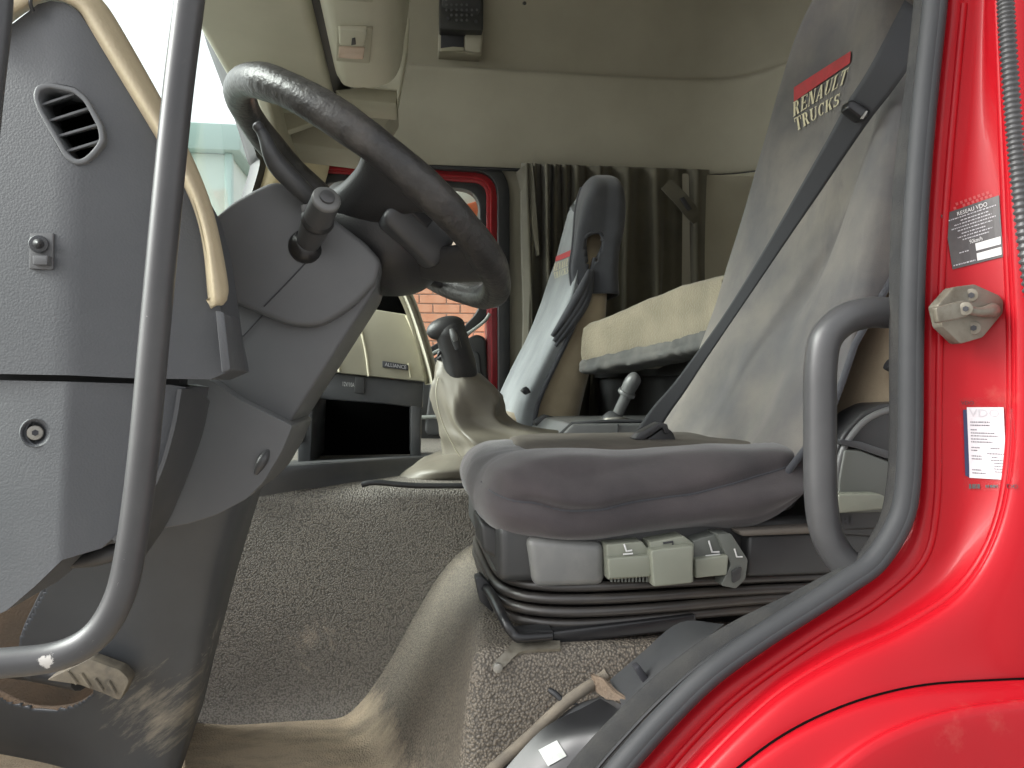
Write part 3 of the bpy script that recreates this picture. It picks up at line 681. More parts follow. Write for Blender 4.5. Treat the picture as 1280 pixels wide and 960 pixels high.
prism('cubby_side', [(513, 506), (527, 508), (526, 575), (513, 572)], 1.82, 2.08, M['charcoal'], cd, .004)
prism('cubby_edge', [(372, 498), (392, 492), (388, 580), (372, 585)], 1.76, 2.06, M['charcoal'], cd, .004)
prism('cubby_step', [(372, 545), (381, 543), (380, 552), (372, 553)], 1.75, 1.77, M['base_dk'], cd, .002)
c_ = [P(300, 625, 1.44), P(500, 597, 1.50), P(548, 572, 1.62), P(332, 582, 1.46)]
sheet('tray_front', [[P(290, 588, 1.46), P(310, 584, 1.45), P(420, 577, 1.50), P(548, 569, 1.72)], [P(290, 594, 1.45), P(312, 590, 1.44), P(420, 582, 1.49), P(549, 573, 1.71)], [P(292, 626, 1.45), P(306, 624, 1.44), P(400, 609, 1.48), P(500, 600, 1.56)]], M['charcoal'], cd, nu=6, nv=5, thick=.006)
sheet('tray_top', [[P(290, 590, 1.46), P(360, 582, 1.47), P(420, 577, 1.50), P(548, 570, 1.72)], [P(300, 578, 2.0), P(380, 574, 2.0), P(440, 572, 2.0), P(560, 566, 2.0)]], M['charcoal'], cd, nu=5, nv=3, thick=.004)
tube('tunnel_clip', PP([(452, 606, 1.455), (470, 603, 1.455), (520, 607, 1.455), (600, 607, 1.455)]), .0055, M['black'], cd, 8, 3)
# ================================================================== PASSENGER SEAT
ps = thing('passenger_seat', 'far passenger seat, tan with a pale grey cover and dark hood', 'seat', W(.45, 2.2, -.19))
def rring(u0, u1, v0, v1, z, e=.55, n=56, lean=0):
    pts = []
    for i in range(720):
        a = 2*pi*i/720; ca, sa = cos(a), sin(a)
        pts.append(((u0+u1)/2+math.copysign(abs(ca)**e, ca)*(u1-u0)/2, (v0+v1)/2+math.copysign(abs(sa)**e, sa)*(v1-v0)/2))
    # start every ring at the same corner direction and sample it evenly
    acc = [0.0]
    for i in range(720):
        p, q = pts[i], pts[(i+1) % 720]; acc.append(acc[-1]+math.hypot(q[0]-p[0], q[1]-p[1]))
    out = []; j = 0
    for k in range(n):
        t = acc[-1]*k/n
        while acc[j+1] < t: j += 1
        f_ = (t-acc[j])/max(1e-9, acc[j+1]-acc[j]); p, q = pts[j % 720], pts[(j+1) % 720]
        out.append(W(p[0]+(q[0]-p[0])*f_, p[1]+(q[1]-p[1])*f_, z))
    return out
lv = [(-.12, .29, .46, 1.93, 2.42), (-.05, .30, .475, 1.93, 2.42), (.05, .345, .50, 1.93, 2.42), (.15, .395, .535, 1.94, 2.41), (.25, .435, .545, 1.96, 2.40), (.33, .46, .545, 1.98, 2.38), (.38, .475, .55, 2.02, 2.34), (.46, .495, .575, 2.03, 2.33), (.53, .515, .58, 2.05, 2.31), (.57, .54, .572, 2.10, 2.26)]
v, f = loft_bm([rring(a, b, c, d, z, .5, 80) for z, a, b, c, d in lv], 3)
finish('backrest', from_vf(v, f), M['tanseat'], ps, 60)
# cover: front sheet that wraps over the near side, dark over the head
cr_ = []
for z, a, b, c, d in lv:
    w = .012
    near = .035 if z < .2 else (.012 if z < .3 else -.004)
    cr_.append([W(a+.05, d+w, z), W(a-.004, d+w*.5, z), W(a-w, (c+d)/2+.12, z), W(a-w, (c+d)/2-.1, z), W(a-.006, c-w*.3, z), W(a+near, c-w, z)])
sheet('front_cover', cr_, M['cover_blue'], ps, nu=6, nv=5, thick=.004, keep='pcover', smooth=180)
hole = [(x, y) for x, y in rnd([(731, 302), (736, 292), (750, 290), (754, 305), (747, 322), (738, 338), (733, 325)], 3)]
hd = [(.235, .430, .565, 1.955, 2.405, .0, .03), (.30, .450, .565, 1.965, 2.39, .0, .004), (.36, .468, .575, 1.985, 2.37, .012, 0), (.42, .480, .592, 2.0, 2.355, .03, 0), (.48, .496, .60, 2.015, 2.34, .07, 0), (.53, .515, .60, 2.035, 2.32, .10, 0), (.565, .53, .597, 2.07, 2.29, .09, 0), (.585, .545, .588, 2.11, 2.25, .05, 0), (.594, .556, .578, 2.14, 2.22, .02, 0)]
rows = []
for z, a, b, c, d, vb, du in hd:
    a -= .024; c -= .012; d += .012
    k_ = min(1, (d-c)/.3)
    rows.append([W(a+du, c+vb+.02*k_, z), W(a+du+.002, c+vb*.5+.014*k_, z), W(a+du+.012, c+.004*k_, z), W((a+b)/2, c, z), W(b-.006, c+.012*k_, z), W(b, (c+d)/2, z), W(b-.006, d-.012*k_, z), W((a+b)/2, d, z), W((a+b)/2-.02*k_, d-.002*k_, z), W((a+b)/2-.03*k_, d-.006*k_, z)])
sheet('head_hood', rows, M['cover_dark'], ps, nu=9, nv=9, thick=.003, cut=[hole], smooth=180, keep='hood')
tube('hood_hem', [r[0] for r in rows[:7]], .004, M['cover_dark'], ps, 8, 6)
tube('hole_hem', PP([(x, y, 1.985) for x, y in [(731, 302), (736, 293), (750, 291), (754, 305), (747, 322), (738, 338), (733, 325)]]), .005, M['cover_dark'], ps, 8, 4, closed=True)
for dx in (0, 7, 13): tube('cover_fold', PP([(737+dx*.2, 338, 1.95), (728+dx*.4, 360+dx, 1.935), (708+dx*.6, 395+dx*.6, 1.925), (690+dx*.3, 420+dx, 1.92)]), [.006, .012, .012, .005], M['cover_dark'], ps, 8, 5)
tube('cover_hem', [W(a+.036, c-.012, z) for z, a, b, c, d in lv[:6]], .006, M['cover_dark'], ps, 8, 5)
tube('hem_toggle', PP([(653, 491, 1.9), (657, 487, 1.9), (660, 492, 1.9)]), .008, M['black'], ps, 8, 3)
def logo(parent, key, bar, l1, l2):
    decal('logo_bar', bar, [[(0, 0), (1, 0), (1, 1), (0, 1)]], key, M['logo_red'], parent, .003, .1)
    decal('logo_lettering', l1, serif_polys('RENAULT'), key, M['logo_cream'], parent, .003, .34)
    decal('logo_lettering', l2, serif_polys('TRUCKS'), key, M['logo_cream'], parent, .003, .34)
logo(ps, 'pcover', [(696, 321), (716.5, 312), (715.6, 320), (695.5, 327.5)], [(694.5, 330), (715.6, 321.5), (714, 331.5), (692.6, 340)], [(693, 341.5), (713, 333.5), (711, 342), (694, 349)])
v, f = loft_bm([rring(.24+a, .46-a*.3, 1.93+a, 2.42-a, z, .4) for z, a in ((-.19, .02), (-.15, 0), (-.10, 0), (-.075, .025))], 3); finish('seat_cushion', from_vf(v, f), M['tanseat'], ps, 60)
prism('side_cap', rnd([(668, 528), (682, 518), (712, 527), (700, 534), (672, 534)], 4), 1.86, 1.9, M['base_dk'], ps, .005)
# ================================================================== CENTRE CONSOLE, HANDBRAKE
cc = thing('centre_console', 'grey centre console with a sloping front between the seats', 'console', W(.5, 1.65, -.19))
c8 = [W(.235, 1.55, -.19), W(.72, 1.55, -.19), W(.72, 1.55, -.082), W(.345, 1.55, -.082), W(.235, 1.95, -.19), W(.72, 1.95, -.19), W(.72, 1.95, -.082), W(.345, 1.95, -.082)]
finish('body', hull_box_bm(c8, .006, 3), M['base'], cc)
tube('front_edge', [W(.22, 1.56, -.178), W(.285, 1.56, -.135), W(.345, 1.56, -.082), W(.42, 1.56, -.078), W(.7, 1.56, -.078)], .004, M['charcoal'], cc, 8, 1)
box('panel_joint', .438, .441, 1.5475, 1.56, -.16, -.083, M['charcoal'], cc, .0005)
hb = thing('handbrake_lever', 'small grey handbrake lever with a collar on the console', 'lever', P(770, 528, 1.75))
cyl('shaft', P(770, 522, 1.75), P(785, 490, 1.72), .013, M['base'], hb, 16)
cyl('collar', P(782, 494, 1.722), P(784.5, 489, 1.718), .021, M['base'], hb, 20, bev=.003)
tube('grip', PP([(783, 491, 1.72), (790, 478, 1.71), (795, 471, 1.705), (797, 469, 1.705)]), [.016, .018, .015, .007], M['base'], hb, 14, 4)
tube('lever_boot', PP([(768, 529, 1.75), (768, 524, 1.75), (769, 519, 1.75), (770, 516, 1.75)]), [.034, .030, .022, .014], M['charcoal'], hb, 18, 4)
tube('boot_ring', [P(768+17*cos(a), 527-4.5*abs(sin(a)), 1.75)+VD*(.03*sin(a)) for a in [i*pi/8 for i in range(16)]], .004, M['steel_br'], hb, 8, 1, closed=True)
# ================================================================== GEAR LEVER
gt = thing('gear_lever', 'dark gear lever in a creased beige leather gaiter', 'gear lever', W(.1, 1.62, -.186))
rings = [(573, 459, 26, 9), (576, 467, 31, 9), (582, 478, 38, 11), (585, 492, 42, 12), (586, 506, 42, 12), (589, 520, 41, 12), (600, 533, 46, 14), (622, 542, 64, 16), (638, 552, 74, 18), (642, 566, 80, 18), (630, 590, 76, 18)]
rr = []
for i, (x, y, r, tl) in enumerate(rings):
    q = []
    t = i/(len(rings)-1)
    for k in range(110):
        a = 2*pi*k/110
        f3 = sin(3*a+t*5.0+.9*sin(5*t)); f5 = sin(7*a-t*8+1)
        fold = (.11*(1-2*abs(f3)**.8)+.03*f5)*min(1, t*2.0)
        R = r/F*1.74*(1+fold)
        c0 = P(x, y, 1.62)
        q.append(c0+UD*(R*cos(a))+VD*(R*.8*sin(a))+ZD*(-.30*R*cos(a)*(1-1.55*t)+.006*sin(2*a+4*t)*(t > .2)))
    rr.append(q)
v, f = loft_bm(rr, 6); v = [p+Vector(noise.noise_vector(p*16))*.004 for p in v]; finish('gaiter', from_vf(v, f), M['leather'], gt, 180)
rings = [(548, 596, 4, 50), (545, 592, 6, 52), (548, 582, 16, 46), (556, 574, 24, 34), (566, 568, 26, 20)]
rows = [[P(500, 604, 1.56), P(530, 606, 1.53), P(570, 604, 1.52), P(610, 602, 1.52)], [P(499, 596, 1.57), P(528, 598, 1.52), P(568, 594, 1.505), P(610, 590, 1.51)], [P(512, 584, 1.60), P(535, 585, 1.53), P(568, 584, 1.51), P(610, 578, 1.53)], [P(530, 572, 1.68), P(548, 571, 1.62), P(572, 570, 1.57), P(610, 566, 1.58)], [P(548, 564, 1.75), P(560, 563, 1.72), P(580, 562, 1.7), P(610, 560, 1.7)]]
sheet('gaiter_base', rows, M['leather'], gt, nu=6, nv=6, thick=.004, wr=.003, wrs=25, smooth=180)
tube('gaiter_seam', PP([(548, 472, 1.585), (545, 490, 1.575), (550, 520, 1.575), (566, 556, 1.57), (588, 592, 1.56)]), .0013, M['visor_dk'], gt, 6, 6)
kp = [(579, 472, 16.5), (576, 460, 18.5), (572, 446, 18.3), (568, 432, 17.8), (565, 421, 17.6), (562, 411, 17.0), (560, 404, 13), (559, 400, 7)]
kr_ = [x.x for x in cat([Vector((r/F*1.76, 0, 0)) for x, y, r in kp], 5)]
kv, kf = tube_vf(cat([P(x, y, 1.60-.0006*(470-y)) for x, y, r in kp], 5), kr_, 24)
hc = P(557, 410, 1.565); hx = (UD*.93-ZD*(-.28)).normalized()*-1; n0 = len(kv)
for i in range(13):
    th = pi*i/12; 
    for k in range(24):
        a = 2*pi*k/24; rr_ = sin(th)
        kv.append(hc+hx*(-.040*cos(th)*(-1))+(hx.cross(VD).normalized()*cos(a)*.0235+VD*sin(a)*.026)*rr_*(1-.18*(-cos(th))*-1 if False else 1))
for i in range(12):
    for k in range(24): kf.append((n0+i*24+k, n0+i*24+(k+1) % 24, n0+(i+1)*24+(k+1) % 24, n0+(i+1)*24+k))
finish('knob', from_vf(kv, kf), M['hub'], gt, 180)
ko = tube('splitter_recess', PP([(565, 413, 1.532), (569, 424, 1.532), (573, 436, 1.534)]), [.007, .0085, .007], M['black'], gt, 12, 4)
tube('splitter_switch', PP([(564.5, 411, 1.526), (567.5, 420, 1.525), (569.5, 426, 1.527)]), [.005, .0068, .005], M['base'], gt, 12, 4)
tube('knob_trigger', PP([(556, 437, 1.58), (550, 440, 1.57), (547, 446, 1.57)]), [.004, .004, .002], M['hub'], gt, 8, 4)
# ================================================================== DASH SIDE (near)
ds_ = thing('dashboard', 'grey grained dashboard end with an oval air vent and tan top edge', 'dashboard', P(120, 700, .85))
up = [(-70, 70), (-20, 40), (12, 24), (45, 3), (62, 0), (82, 4), (98, 14), (120, 48), (203, 178), (240, 245), (256, 300), (264, 360), (274, 425), (282, 462), (255, 474), (170, 473), (85, 469), (-70, 466)]
vent_o = rnd([(40, 120), (44, 106), (60, 102), (94, 109), (109, 122), (128, 156), (131, 176), (120, 192), (107, 204), (93, 206), (79, 196), (46, 138)], 6, 3)
vent_i = rnd([(47, 121), (50, 112), (61, 109), (91, 115), (104, 126), (121, 158), (124, 174), (115, 187), (104, 197), (95, 199), (84, 191), (52, 136)], 6, 3)
def cr_fn(t, kr, kl, w=22):
    k = kr if t > 0 else kl; a = abs(t)
    return k*(a*a/(2*w) if a < w else a-w/2)
def crease_d(x, y):
    return cr_fn(x-86, .00016, .00012)
wnorm(prism('upper_panel', up, .80, .92, M['dash'], ds_, .006, 3, holes=[vent_o], crease=[(x, 0, x-4, 470) for x in (62, 70, 77, 84, 91, 98, 106)], dfun=crease_d))
ringframe('vent_frame', vent_o, vent_i, .797, .83, M['vent'], ds_, .0018)
vf_ = bpy.data.objects['vent_frame']
prism('vent_duct', vent_o, .86, .9, M['shade_black'], ds_, 0)
for a, b in (((48, 134), (98, 117)), ((57, 154), (111, 137)), ((67, 173.5), (121, 158)), ((78, 192.5), (125, 178))):
    p0, p1 = P(*a, .803), P(*b, .803); dv = VD*.028+ZD*.010; th = ZD*.003
    finish('vent_slat', hull_box_bm([p0, p1, p1+th, p0+th, p0+dv, p1+dv, p1+dv+th, p0+dv+th], .0012, 2), M['vent'], ds_)
# tan top edge
tin = [(-40, 52), (-10, 42), (14, 27), (42, 7), (64, -3), (86, 1), (102, 12), (122, 45), (205, 176), (242, 243), (258, 300), (266, 374)]
tout = [(-40, -40), (-10, -40), (20, -40), (50, -40), (80, -38), (112, -14), (128, 0), (150, 32), (210, 138), (246, 208), (269, 272), (285, 352)]
tin = [(a-5, b+6) for a, b in tin]
rows = [[P(a[0], a[1], .818), P(a[0]*.75+b[0]*.25, a[1]*.75+b[1]*.25, .79), P(a[0]*.3+b[0]*.7, a[1]*.3+b[1]*.7, .795), P(b[0], b[1], .83), P(b[0]-4, b[1]+3, 1.0)] for a, b in zip(tin, tout)]
rows.append([P(270, 382, .815), P(274, 382, .80), P(279, 381, .80), P(284, 375, .83), P(282, 375, 1.0)])
sheet('top_edge', rows, M['tan'], ds_, nu=4, nv=5, thick=.01, smooth=180)
tube('top_joint', PP([(41, 14, .795), (38, 2, .79), (44, -12, .79)]), .0018, M['black'], ds_, 6, 3)
prism('end_cap', rnd([(269, 388), (280, 390), (288, 462), (277, 466)], 3), .79, .86, M['dash'], ds_, .003, 2)
prism('lamp_switch_plate', rnd([(37, 291), (67, 291), (66, 337), (36, 336)], 2), .7985, .815, M['dash_smooth'], ds_, .002)
sw = bpy.data.objects['lamp_switch_plate']; sw.name = 'switch_plate'
cyl('switch_plunger', P(48, 305, .808), P(48, 305, .792), .0085, M['dash'], ds_, 20, bev=.002)
tube('switch_pin', PP([(48, 305, .796), (48, 304, .786), (48, 304, .778)]), [.0055, .004, .001], M['handle'], ds_, 12, 3)
prism('switch_catch', rnd([(40, 319), (60, 319), (59, 331), (41, 331)], 2), .79, .81, M['dash_smooth'], ds_, .003, 2)
def crease2(x, y): return cr_fn(x-86+(y-470)*.045, .00022, .00018, 8)
low = [(-70, 474), (84, 477), (205, 481), (222, 484, 3), (214, 530), (196, 590), (168, 640), (140, 672), (122, 688), (78, 700), (40, 735), (0, 768), (-70, 800)]
wnorm(prism('lower_panel', low, .805, .93, M['dash'], ds_, .007, 3, crease=[(x, 470, x-10, 690) for x in (78, 82, 86, 90, 94)], dfun=crease2, holes=[[(44+17*cos(a), 541+16*sin(a)) for a in [i*pi/10 for i in range(20)]]]))
prism('panel_gap_backing', [(-70, 455), (225, 462), (225, 500), (-70, 500)], .87, .90, M['black'], ds_, 0)  # black backing added so no daylight shows through the panel joint
rows = [[P(222, 486, .815), P(240, 486, .86), P(258, 500, .93)], [P(214, 532, .815), P(232, 532, .87), P(248, 545, .94)], [P(196, 592, .815), P(215, 592, .88), P(228, 600, .95)], [P(168, 642, .815), P(190, 644, .90), P(205, 652, .96)], [P(140, 674, .815), P(160, 684, .90), P(180, 690, .98)]]
sheet('inner_return_shade', rows, M['charcoal'], ds_, nu=5, nv=5, thick=.004)  # dark sheet standing in for the shade in the recess by the column
# screw in a dished recess
rg = [[P(44, 541, dd)+UD*(rr_*cos(2*pi*k/28))+ZD*(rr_*sin(2*pi*k/28)) for k in range(28)] for dd, rr_ in ((.8145, .0150), (.8095, .0138), (.8105, .0122), (.820, .0098), (.822, .0002))]
v, f = loft_bm(rg, 1, False); finish('screw_dish', from_vf(v, f), M['dash'], ds_, 60)
sc_ = cyl('bolt', P(44, 541, .822), P(44, 541, .814), .0075, M['steel_br'], ds_, 20, bev=.0015)
cyl('bolt_socket', P(44, 541, .8142), P(44, 541, .8132), .0032, M['black_print'], sc_, 6)
tube('bottom_catch', PP([(85, 706, .9), (110, 700, .89), (135, 692, .88), (147, 686, .88)]), [.004, .008, .010, .007], M['handle'], ds_, 10, 4)
# ================================================================== STEERING COLUMN
sc = thing('steering_column', 'dark grey steering column cowl with stalks, standing on a scuffed pedestal', 'steering column', P(150, 950, 1.2))
ucowl = rnd([(255, 282), (290, 252), (318, 236), (345, 224, 16), (372, 238), (420, 275), (458, 304), (477, 326, 10), (470, 352), (440, 385, 25), (398, 409, 22), (362, 407, 14), (330, 394), (255, 362)], 6, 4)
def cowl_d(x, y):
    return .0
prism('upper_cowl', ucowl, .985, 1.21, M['dash_smooth'], sc, .020, 5, smooth=60)
lcowl = rnd([(248, 340), (300, 330), (440, 310), (472, 318), (478, 334, 10), (470, 360), (362, 529, 5), (330, 514), (248, 474)], 6, 4)
prism('lower_cowl', lcowl, 1.005, 1.195, M['dash_smooth'], sc, .026, 5, smooth=60)
tube('cowl_seam', PP([(388, 322), (362, 350), (330, 383)], .9845), .0009, M['black_print'], sc, 6, 2)
tube('cowl_seam', PP([(328, 394), (300, 424), (264, 462)], 1.0045), .0009, M['black_print'], sc, 6, 2)
cyl('cowl_screw', P(449, 372, 1.03), P(449, 372, 1.02), .0055, M['steel'], sc, 12, bev=.001)
lc = rnd([(228, 470), (262, 474), (300, 500), (366, 532, 4), (352, 565), (330, 602), (308, 624), (270, 644), (235, 655), (185, 664), (140, 670), (196, 600), (216, 530)], 6, 4)
prism('lower_cover', lc, .965, 1.17, M['dash_smooth'], sc, .024, 5, smooth=60)
tube('cover_slot', PP([(336, 562, .968), (328, 576, .962), (320, 592, .966)]), [.003, .0065, .003], M['handle'], sc, 10, 4)
hole_p = rnd([(-90, 742), (40, 742), (28, 800), (30, 846), (118, 852), (122, 864), (100, 880), (60, 887), (15, 876), (-12, 862), (-90, 862)], 10, 4)
rows = [[P(-70, 655, 1.05), P(60, 655, 1.03), P(170, 645, 1.01), P(262, 632, 1.01), P(300, 622, 1.03), P(316, 612, 1.10), P(326, 600, 1.3)],
        [P(-70, 735, 1.12), P(60, 730, 1.08), P(165, 722, 1.05), P(242, 716, 1.05), P(272, 713, 1.07), P(285, 710, 1.13), P(296, 700, 1.34)],
        [P(-70, 830, 1.19), P(60, 830, 1.14), P(150, 830, 1.10), P(215, 830, 1.10), P(246, 830, 1.11), P(257, 828, 1.17), P(268, 805, 1.38)],
        [P(-70, 905, 1.26), P(60, 915, 1.21), P(140, 925, 1.17), P(195, 920, 1.15), P(224, 915, 1.16), P(236, 912, 1.21), P(250, 880, 1.41)],
        [P(-70, 925, 1.32), P(50, 948, 1.27), P(125, 968, 1.21), P(180, 975, 1.18), P(208, 975, 1.18), P(220, 968, 1.22), P(238, 910, 1.44)]]
scuffed(M['pedestal'], tuple(P(215, 880, 1.15)-P(150, 950, 1.2)), .17, (.30, .275, .225), .76, 1.06, 15, (1.0, 1, 7))
scuffed(M['pedestal'], tuple(P(262, 790, 1.14)-P(150, 950, 1.2)), .10, (.42, .40, .36), .84, .98, 40, (1.0, 1, 2.5))
scuffed(M['tunnel'], tuple(P(390, 800, 1.45)-W(0, 1.45, ZF)), .16, (.36, .31, .25), .88, 1.05, 30, (2.5, 1, 1))
sheet('pedestal', rows, M['pedestal'], sc, nu=34, nv=34, thick=.005, keep='x', cut=[hole_p, [(-90, 735), (78, 702), (62, 730), (30, 790), (-90, 800)]], smooth=180)
tube('pedestal_rim', [q for q in (hit('uncut', x, y, -.001) for x, y in [(82, 700), (70, 716), (60, 731), (46, 758), (33, 786), (28, 806), (27, 826), (31, 842), (42, 849), (70, 851), (100, 852)]) if q], .0045, M['pedestal'], sc, 8, 5)
tube('hole_rim', [q for q in (hit('uncut', x, y, -.001) for x, y in [(112, 852), (121, 858), (119, 868), (104, 879), (84, 885), (60, 887), (36, 884), (15, 876), (-6, 866), (-30, 862)]) if q], .0045, M['rust'], sc, 8, 5)
pe = thing('pedal', 'worn dirty foot pedal poking from the pedestal hole', 'pedal', P(70, 850, 1.1))
ped = [P(62, 851, 1.20), P(112, 823, 1.04), P(160, 846, 1.03), P(150, 876, 1.04), P(110, 862, 1.06)]
prism('tread', rnd([(58, 850), (112, 824, 4), (150, 838), (162, 850, 6), (150, 876, 5), (132, 868), (100, 856)], 3), 1.06, 1.085, M['pedal'], pe, .006, 3)
for i in range(4): tube('tread_rib', PP([(84+i*17, 842-(i < 2)*3+i*3, 1.058), (96+i*16, 855+i*4, 1.058)]), .0022, M['pedal'], pe, 6, 1)
tube('pedal_arm', PP([(100, 852, 1.09), (50, 842, 1.16), (0, 835, 1.25)]), .012, M['black'], pe, 10, 4)
# stalks
kn = thing('column_stalk', 'black control stalk with a round push-button end on the steering column', 'stalk', P(385, 305, .98))
A, B = P(384, 306, .985), P(408, 249, .90)
dirv = (B-A).normalized()
tube('stalk_body', [A, A.lerp(B, .3), A.lerp(B, .55), A.lerp(B, .62), A.lerp(B, .98)], [.014, .0165, .018, .0175, .0165], M['charcoal'], kn, 24, 3)
tube('stalk_collar', [A.lerp(B, .50), A.lerp(B, .56), A.lerp(B, .62)], [.0178, .020, .0178], M['black'], kn, 24, 2)
tube('stalk_end', [B-dirv*.003, B, B+dirv*.0025, B+dirv*.003], [.0168, .0168, .015, .009], M['base'], kn, 24, 1)
tube('stalk_button', [B+dirv*.002, B+dirv*.006, B+dirv*.007], [.0088, .0085, .006], M['handle'], kn, 20, 1)
tube('stalk_boot', [P(383, 309, 1.0), P(383, 308, .985), P(385, 303, .975)], [.022, .0215, .012], M['blackgloss'], kn, 24, 4)
prism('stalk_tab', rnd([(376, 256), (386, 254), (388, 266), (378, 268)], 2), .93, .945, M['base'], kn, .002)
lv_ = thing('retarder_lever', 'long bent grey lever reaching up to the steering wheel rim', 'lever', P(395, 262, .99))
tube('lever_arm', PP([(402, 262, .97), (378, 238, .955), (356, 216, .945), (345, 203, .94), (338, 190, .935), (331, 172, .935), (323, 158, .935)]), [.009, .0115, .0125, .012, .010, .0075, .0055], M['charcoal'], lv_, 14, 5)
tube('lever_tip', PP([(326, 163, .934), (322, 157, .934), (320, 154, .934)]), [.0062, .0066, .004], M['handle'], lv_, 12, 4)
# ================================================================== STEERING WHEEL
Cw = P(464, 249, 1.10)
view = (Cw-Vector((0, 0, ZC))).normalized()
sx = Vector((1, 0, 0)); sx = (sx-view*sx.dot(view)).normalized(); sz = sx.cross(view).normalized()
if sz.z < 0: sz = -sz
e1 = (sx*.769-sz*.640).normalized(); pp = (sx*.640+sz*.769).normalized()
phi = math.asin(.235)
e2 = (pp*sin(phi)-view*cos(phi)).normalized(); nw = e1.cross(e2).normalized()
if nw.dot(pp) < 0: nw = -nw
def wp(a, b, c=0): return Cw+e1*a+e2*b+nw*c
sw_ = thing('steering_wheel', 'worn black steering wheel with thumb switches, seen edge-on', 'steering wheel', tuple(Cw))
Rw = .2165
pts = [wp(Rw*cos(2*pi*i/72), Rw*sin(2*pi*i/72)) for i in range(72)]
v, f = tube_vf(pts, [.0205+.0007*sin(i*.9)+(.001 if 6 < i < 30 else 0) for i in range(72)], 20, True)
v = [p+Vector(noise.noise_vector(p*40))*.0007 for p in v]
finish('rim', from_vf(v, f), M['wheel'], sw_, 180)
# hub bowl
rings = []
for c, ra, rb in ((-.005, .085, .10), (-.02, .10, .115), (-.05, .10, .115), (-.075, .085, .10), (-.095, .06, .07)):
    rings.append([wp(.042+ra*.95*cos(2*pi*k/36), rb*sin(2*pi*k/36), c) for k in range(36)])
v, f = loft_bm(rings, 3); finish('hub', from_vf(v, f), M['hub'], sw_, 60)
def spoke(name, ctrl, thick=.02):
    # ctrl: list of (a,b,c,halfwidth a-direction)
    rr = []
    for (a, b, c, wa, wb, th) in ctrl:
        q = []
        for k in range(20):
            t = 2*pi*k/20; q.append(wp(a+wa*cos(t), b+wb*cos(t), c+th*sin(t)))
        rr.append(q)
    v, f = loft_bm(rr, 5); return finish(name, from_vf(v, f), M['hub'], sw_, 180)
# near spokes: two joined by a broad web to the rim
spoke('spoke', [(-.012, .06, -.045, .038, .0, .022), (-.004, .11, -.035, .036, .0, .018), (.006, .165, -.018, .042, .0, .014), (.018, .205, -.003, .062, -.004, .012)])
spoke('spoke', [(.08, .05, -.045, .035, .02, .022), (.115, .085, -.035, .03, -.015, .018), (.14, .12, -.02, .03, -.025, .014), (.158, .145, -.004, .034, -.036, .012)])
spoke('spoke', [(.02, -.06, -.045, .032, .0, .022), (.03, -.12, -.032, .028, .0, .016), (.035, -.17, -.015, .028, .0, .013), (.035, -.21, 0, .045, 0, .012)])
spoke('spoke', [(.07, -.05, -.045, .03, .02, .02), (.10, -.085, -.03, .024, .018, .016), (.13, -.12, -.016, .024, .02, .013), (.155, -.15, -.002, .034, .036, .012)])
# thumb switch pads
pad = [wp(.035, .12, -.035), wp(.125, .085, -.035)]
def padbox(name, a0, a1, b0, b1, c0, c1, sk, mt_, par, bev):
    cs = [wp(a0, b0, c0), wp(a1, b0-sk, c0), wp(a1, b1-sk, c0), wp(a0, b1, c0), wp(a0, b0, c1), wp(a1, b0-sk, c1), wp(a1, b1-sk, c1), wp(a0, b1, c1)]
    return finish(name, hull_box_bm(cs, bev, 4), mt_, par, 50)
sp_ = padbox('switch_pad', .022, .115, .10, .165, -.05, .004, .035, M['charcoal'], sw_, .012)
padbox('switch_rocker', .045, .075, .112, .158, -.02, .0075, .012, M['black'], sp_, .003)
padbox('switch_rocker', .083, .108, .100, .142, -.02, .0075, .012, M['black'], sp_, .003)
# column neck between the hub and the cowl
tube('column_neck', [wp(.02, 0, -.08), wp(.015, 0, -.13), wp(.01, 0, -.2)], [.055, .055, .06], M['black'], sw_, 20, 3)
# ================================================================== DRIVER SEAT
dsx = thing('driver_seat', 'driver seat in a grey worn cloth cover on a black rubber bellows base', 'seat', W(.35, 1.1, -.3))
lv = [(-.135, .455, .60, .91, 1.335), (-.10, .470, .62, .90, 1.345), (-.03, .505, .66, .895, 1.35), (.05, .535, .69, .895, 1.35), (.15, .572, .72, .895, 1.35), (.25, .602, .74, .90, 1.345), (.35, .628, .75, .905, 1.335), (.45, .652, .765, .915, 1.32), (.55, .675, .785, .93, 1.30), (.65, .70, .80, .96, 1.27), (.72, .73, .79, 1.02, 1.21)]
v, f = loft_bm([rring(a+.052+.015*sm((.12-z)/.2), b+.03, c+.004, d-.008, z, .5, 90) for z, a, b, c, d in lv], 3)
v = [p+Vector(noise.noise_vector(p*9))*.004 for p in v]
finish('backrest', from_vf(v, f), M['tanseat'], dsx, 60)
rows = []
for z, a, b, c, d in lv:
    cur = -.010*(1-((z-.05)/.4)**2) if z < .45 else 0
    low_ = sm((.05-z)/.2)
    near = lin(.004, .05, sm((z-.05)/.16)) - .012*low_
    c = c + .085*sm((z-.34)/.16)
    rows.append([W(a+.07, d+.010, z), W(a+.012, d+.009, z), W(a-.004, d-.03, z), W(a+.010, (c*.35+d*.65), z), W(a+.016+.006*low_, (c+d)/2, z), W(a+.010, (c*.65+d*.35), z), W(a-.006, c+.035, z), W(a+.004, c-.004, z), W(a+.008+near, c-.010+.004*sm((z-.34)/.16), z)])
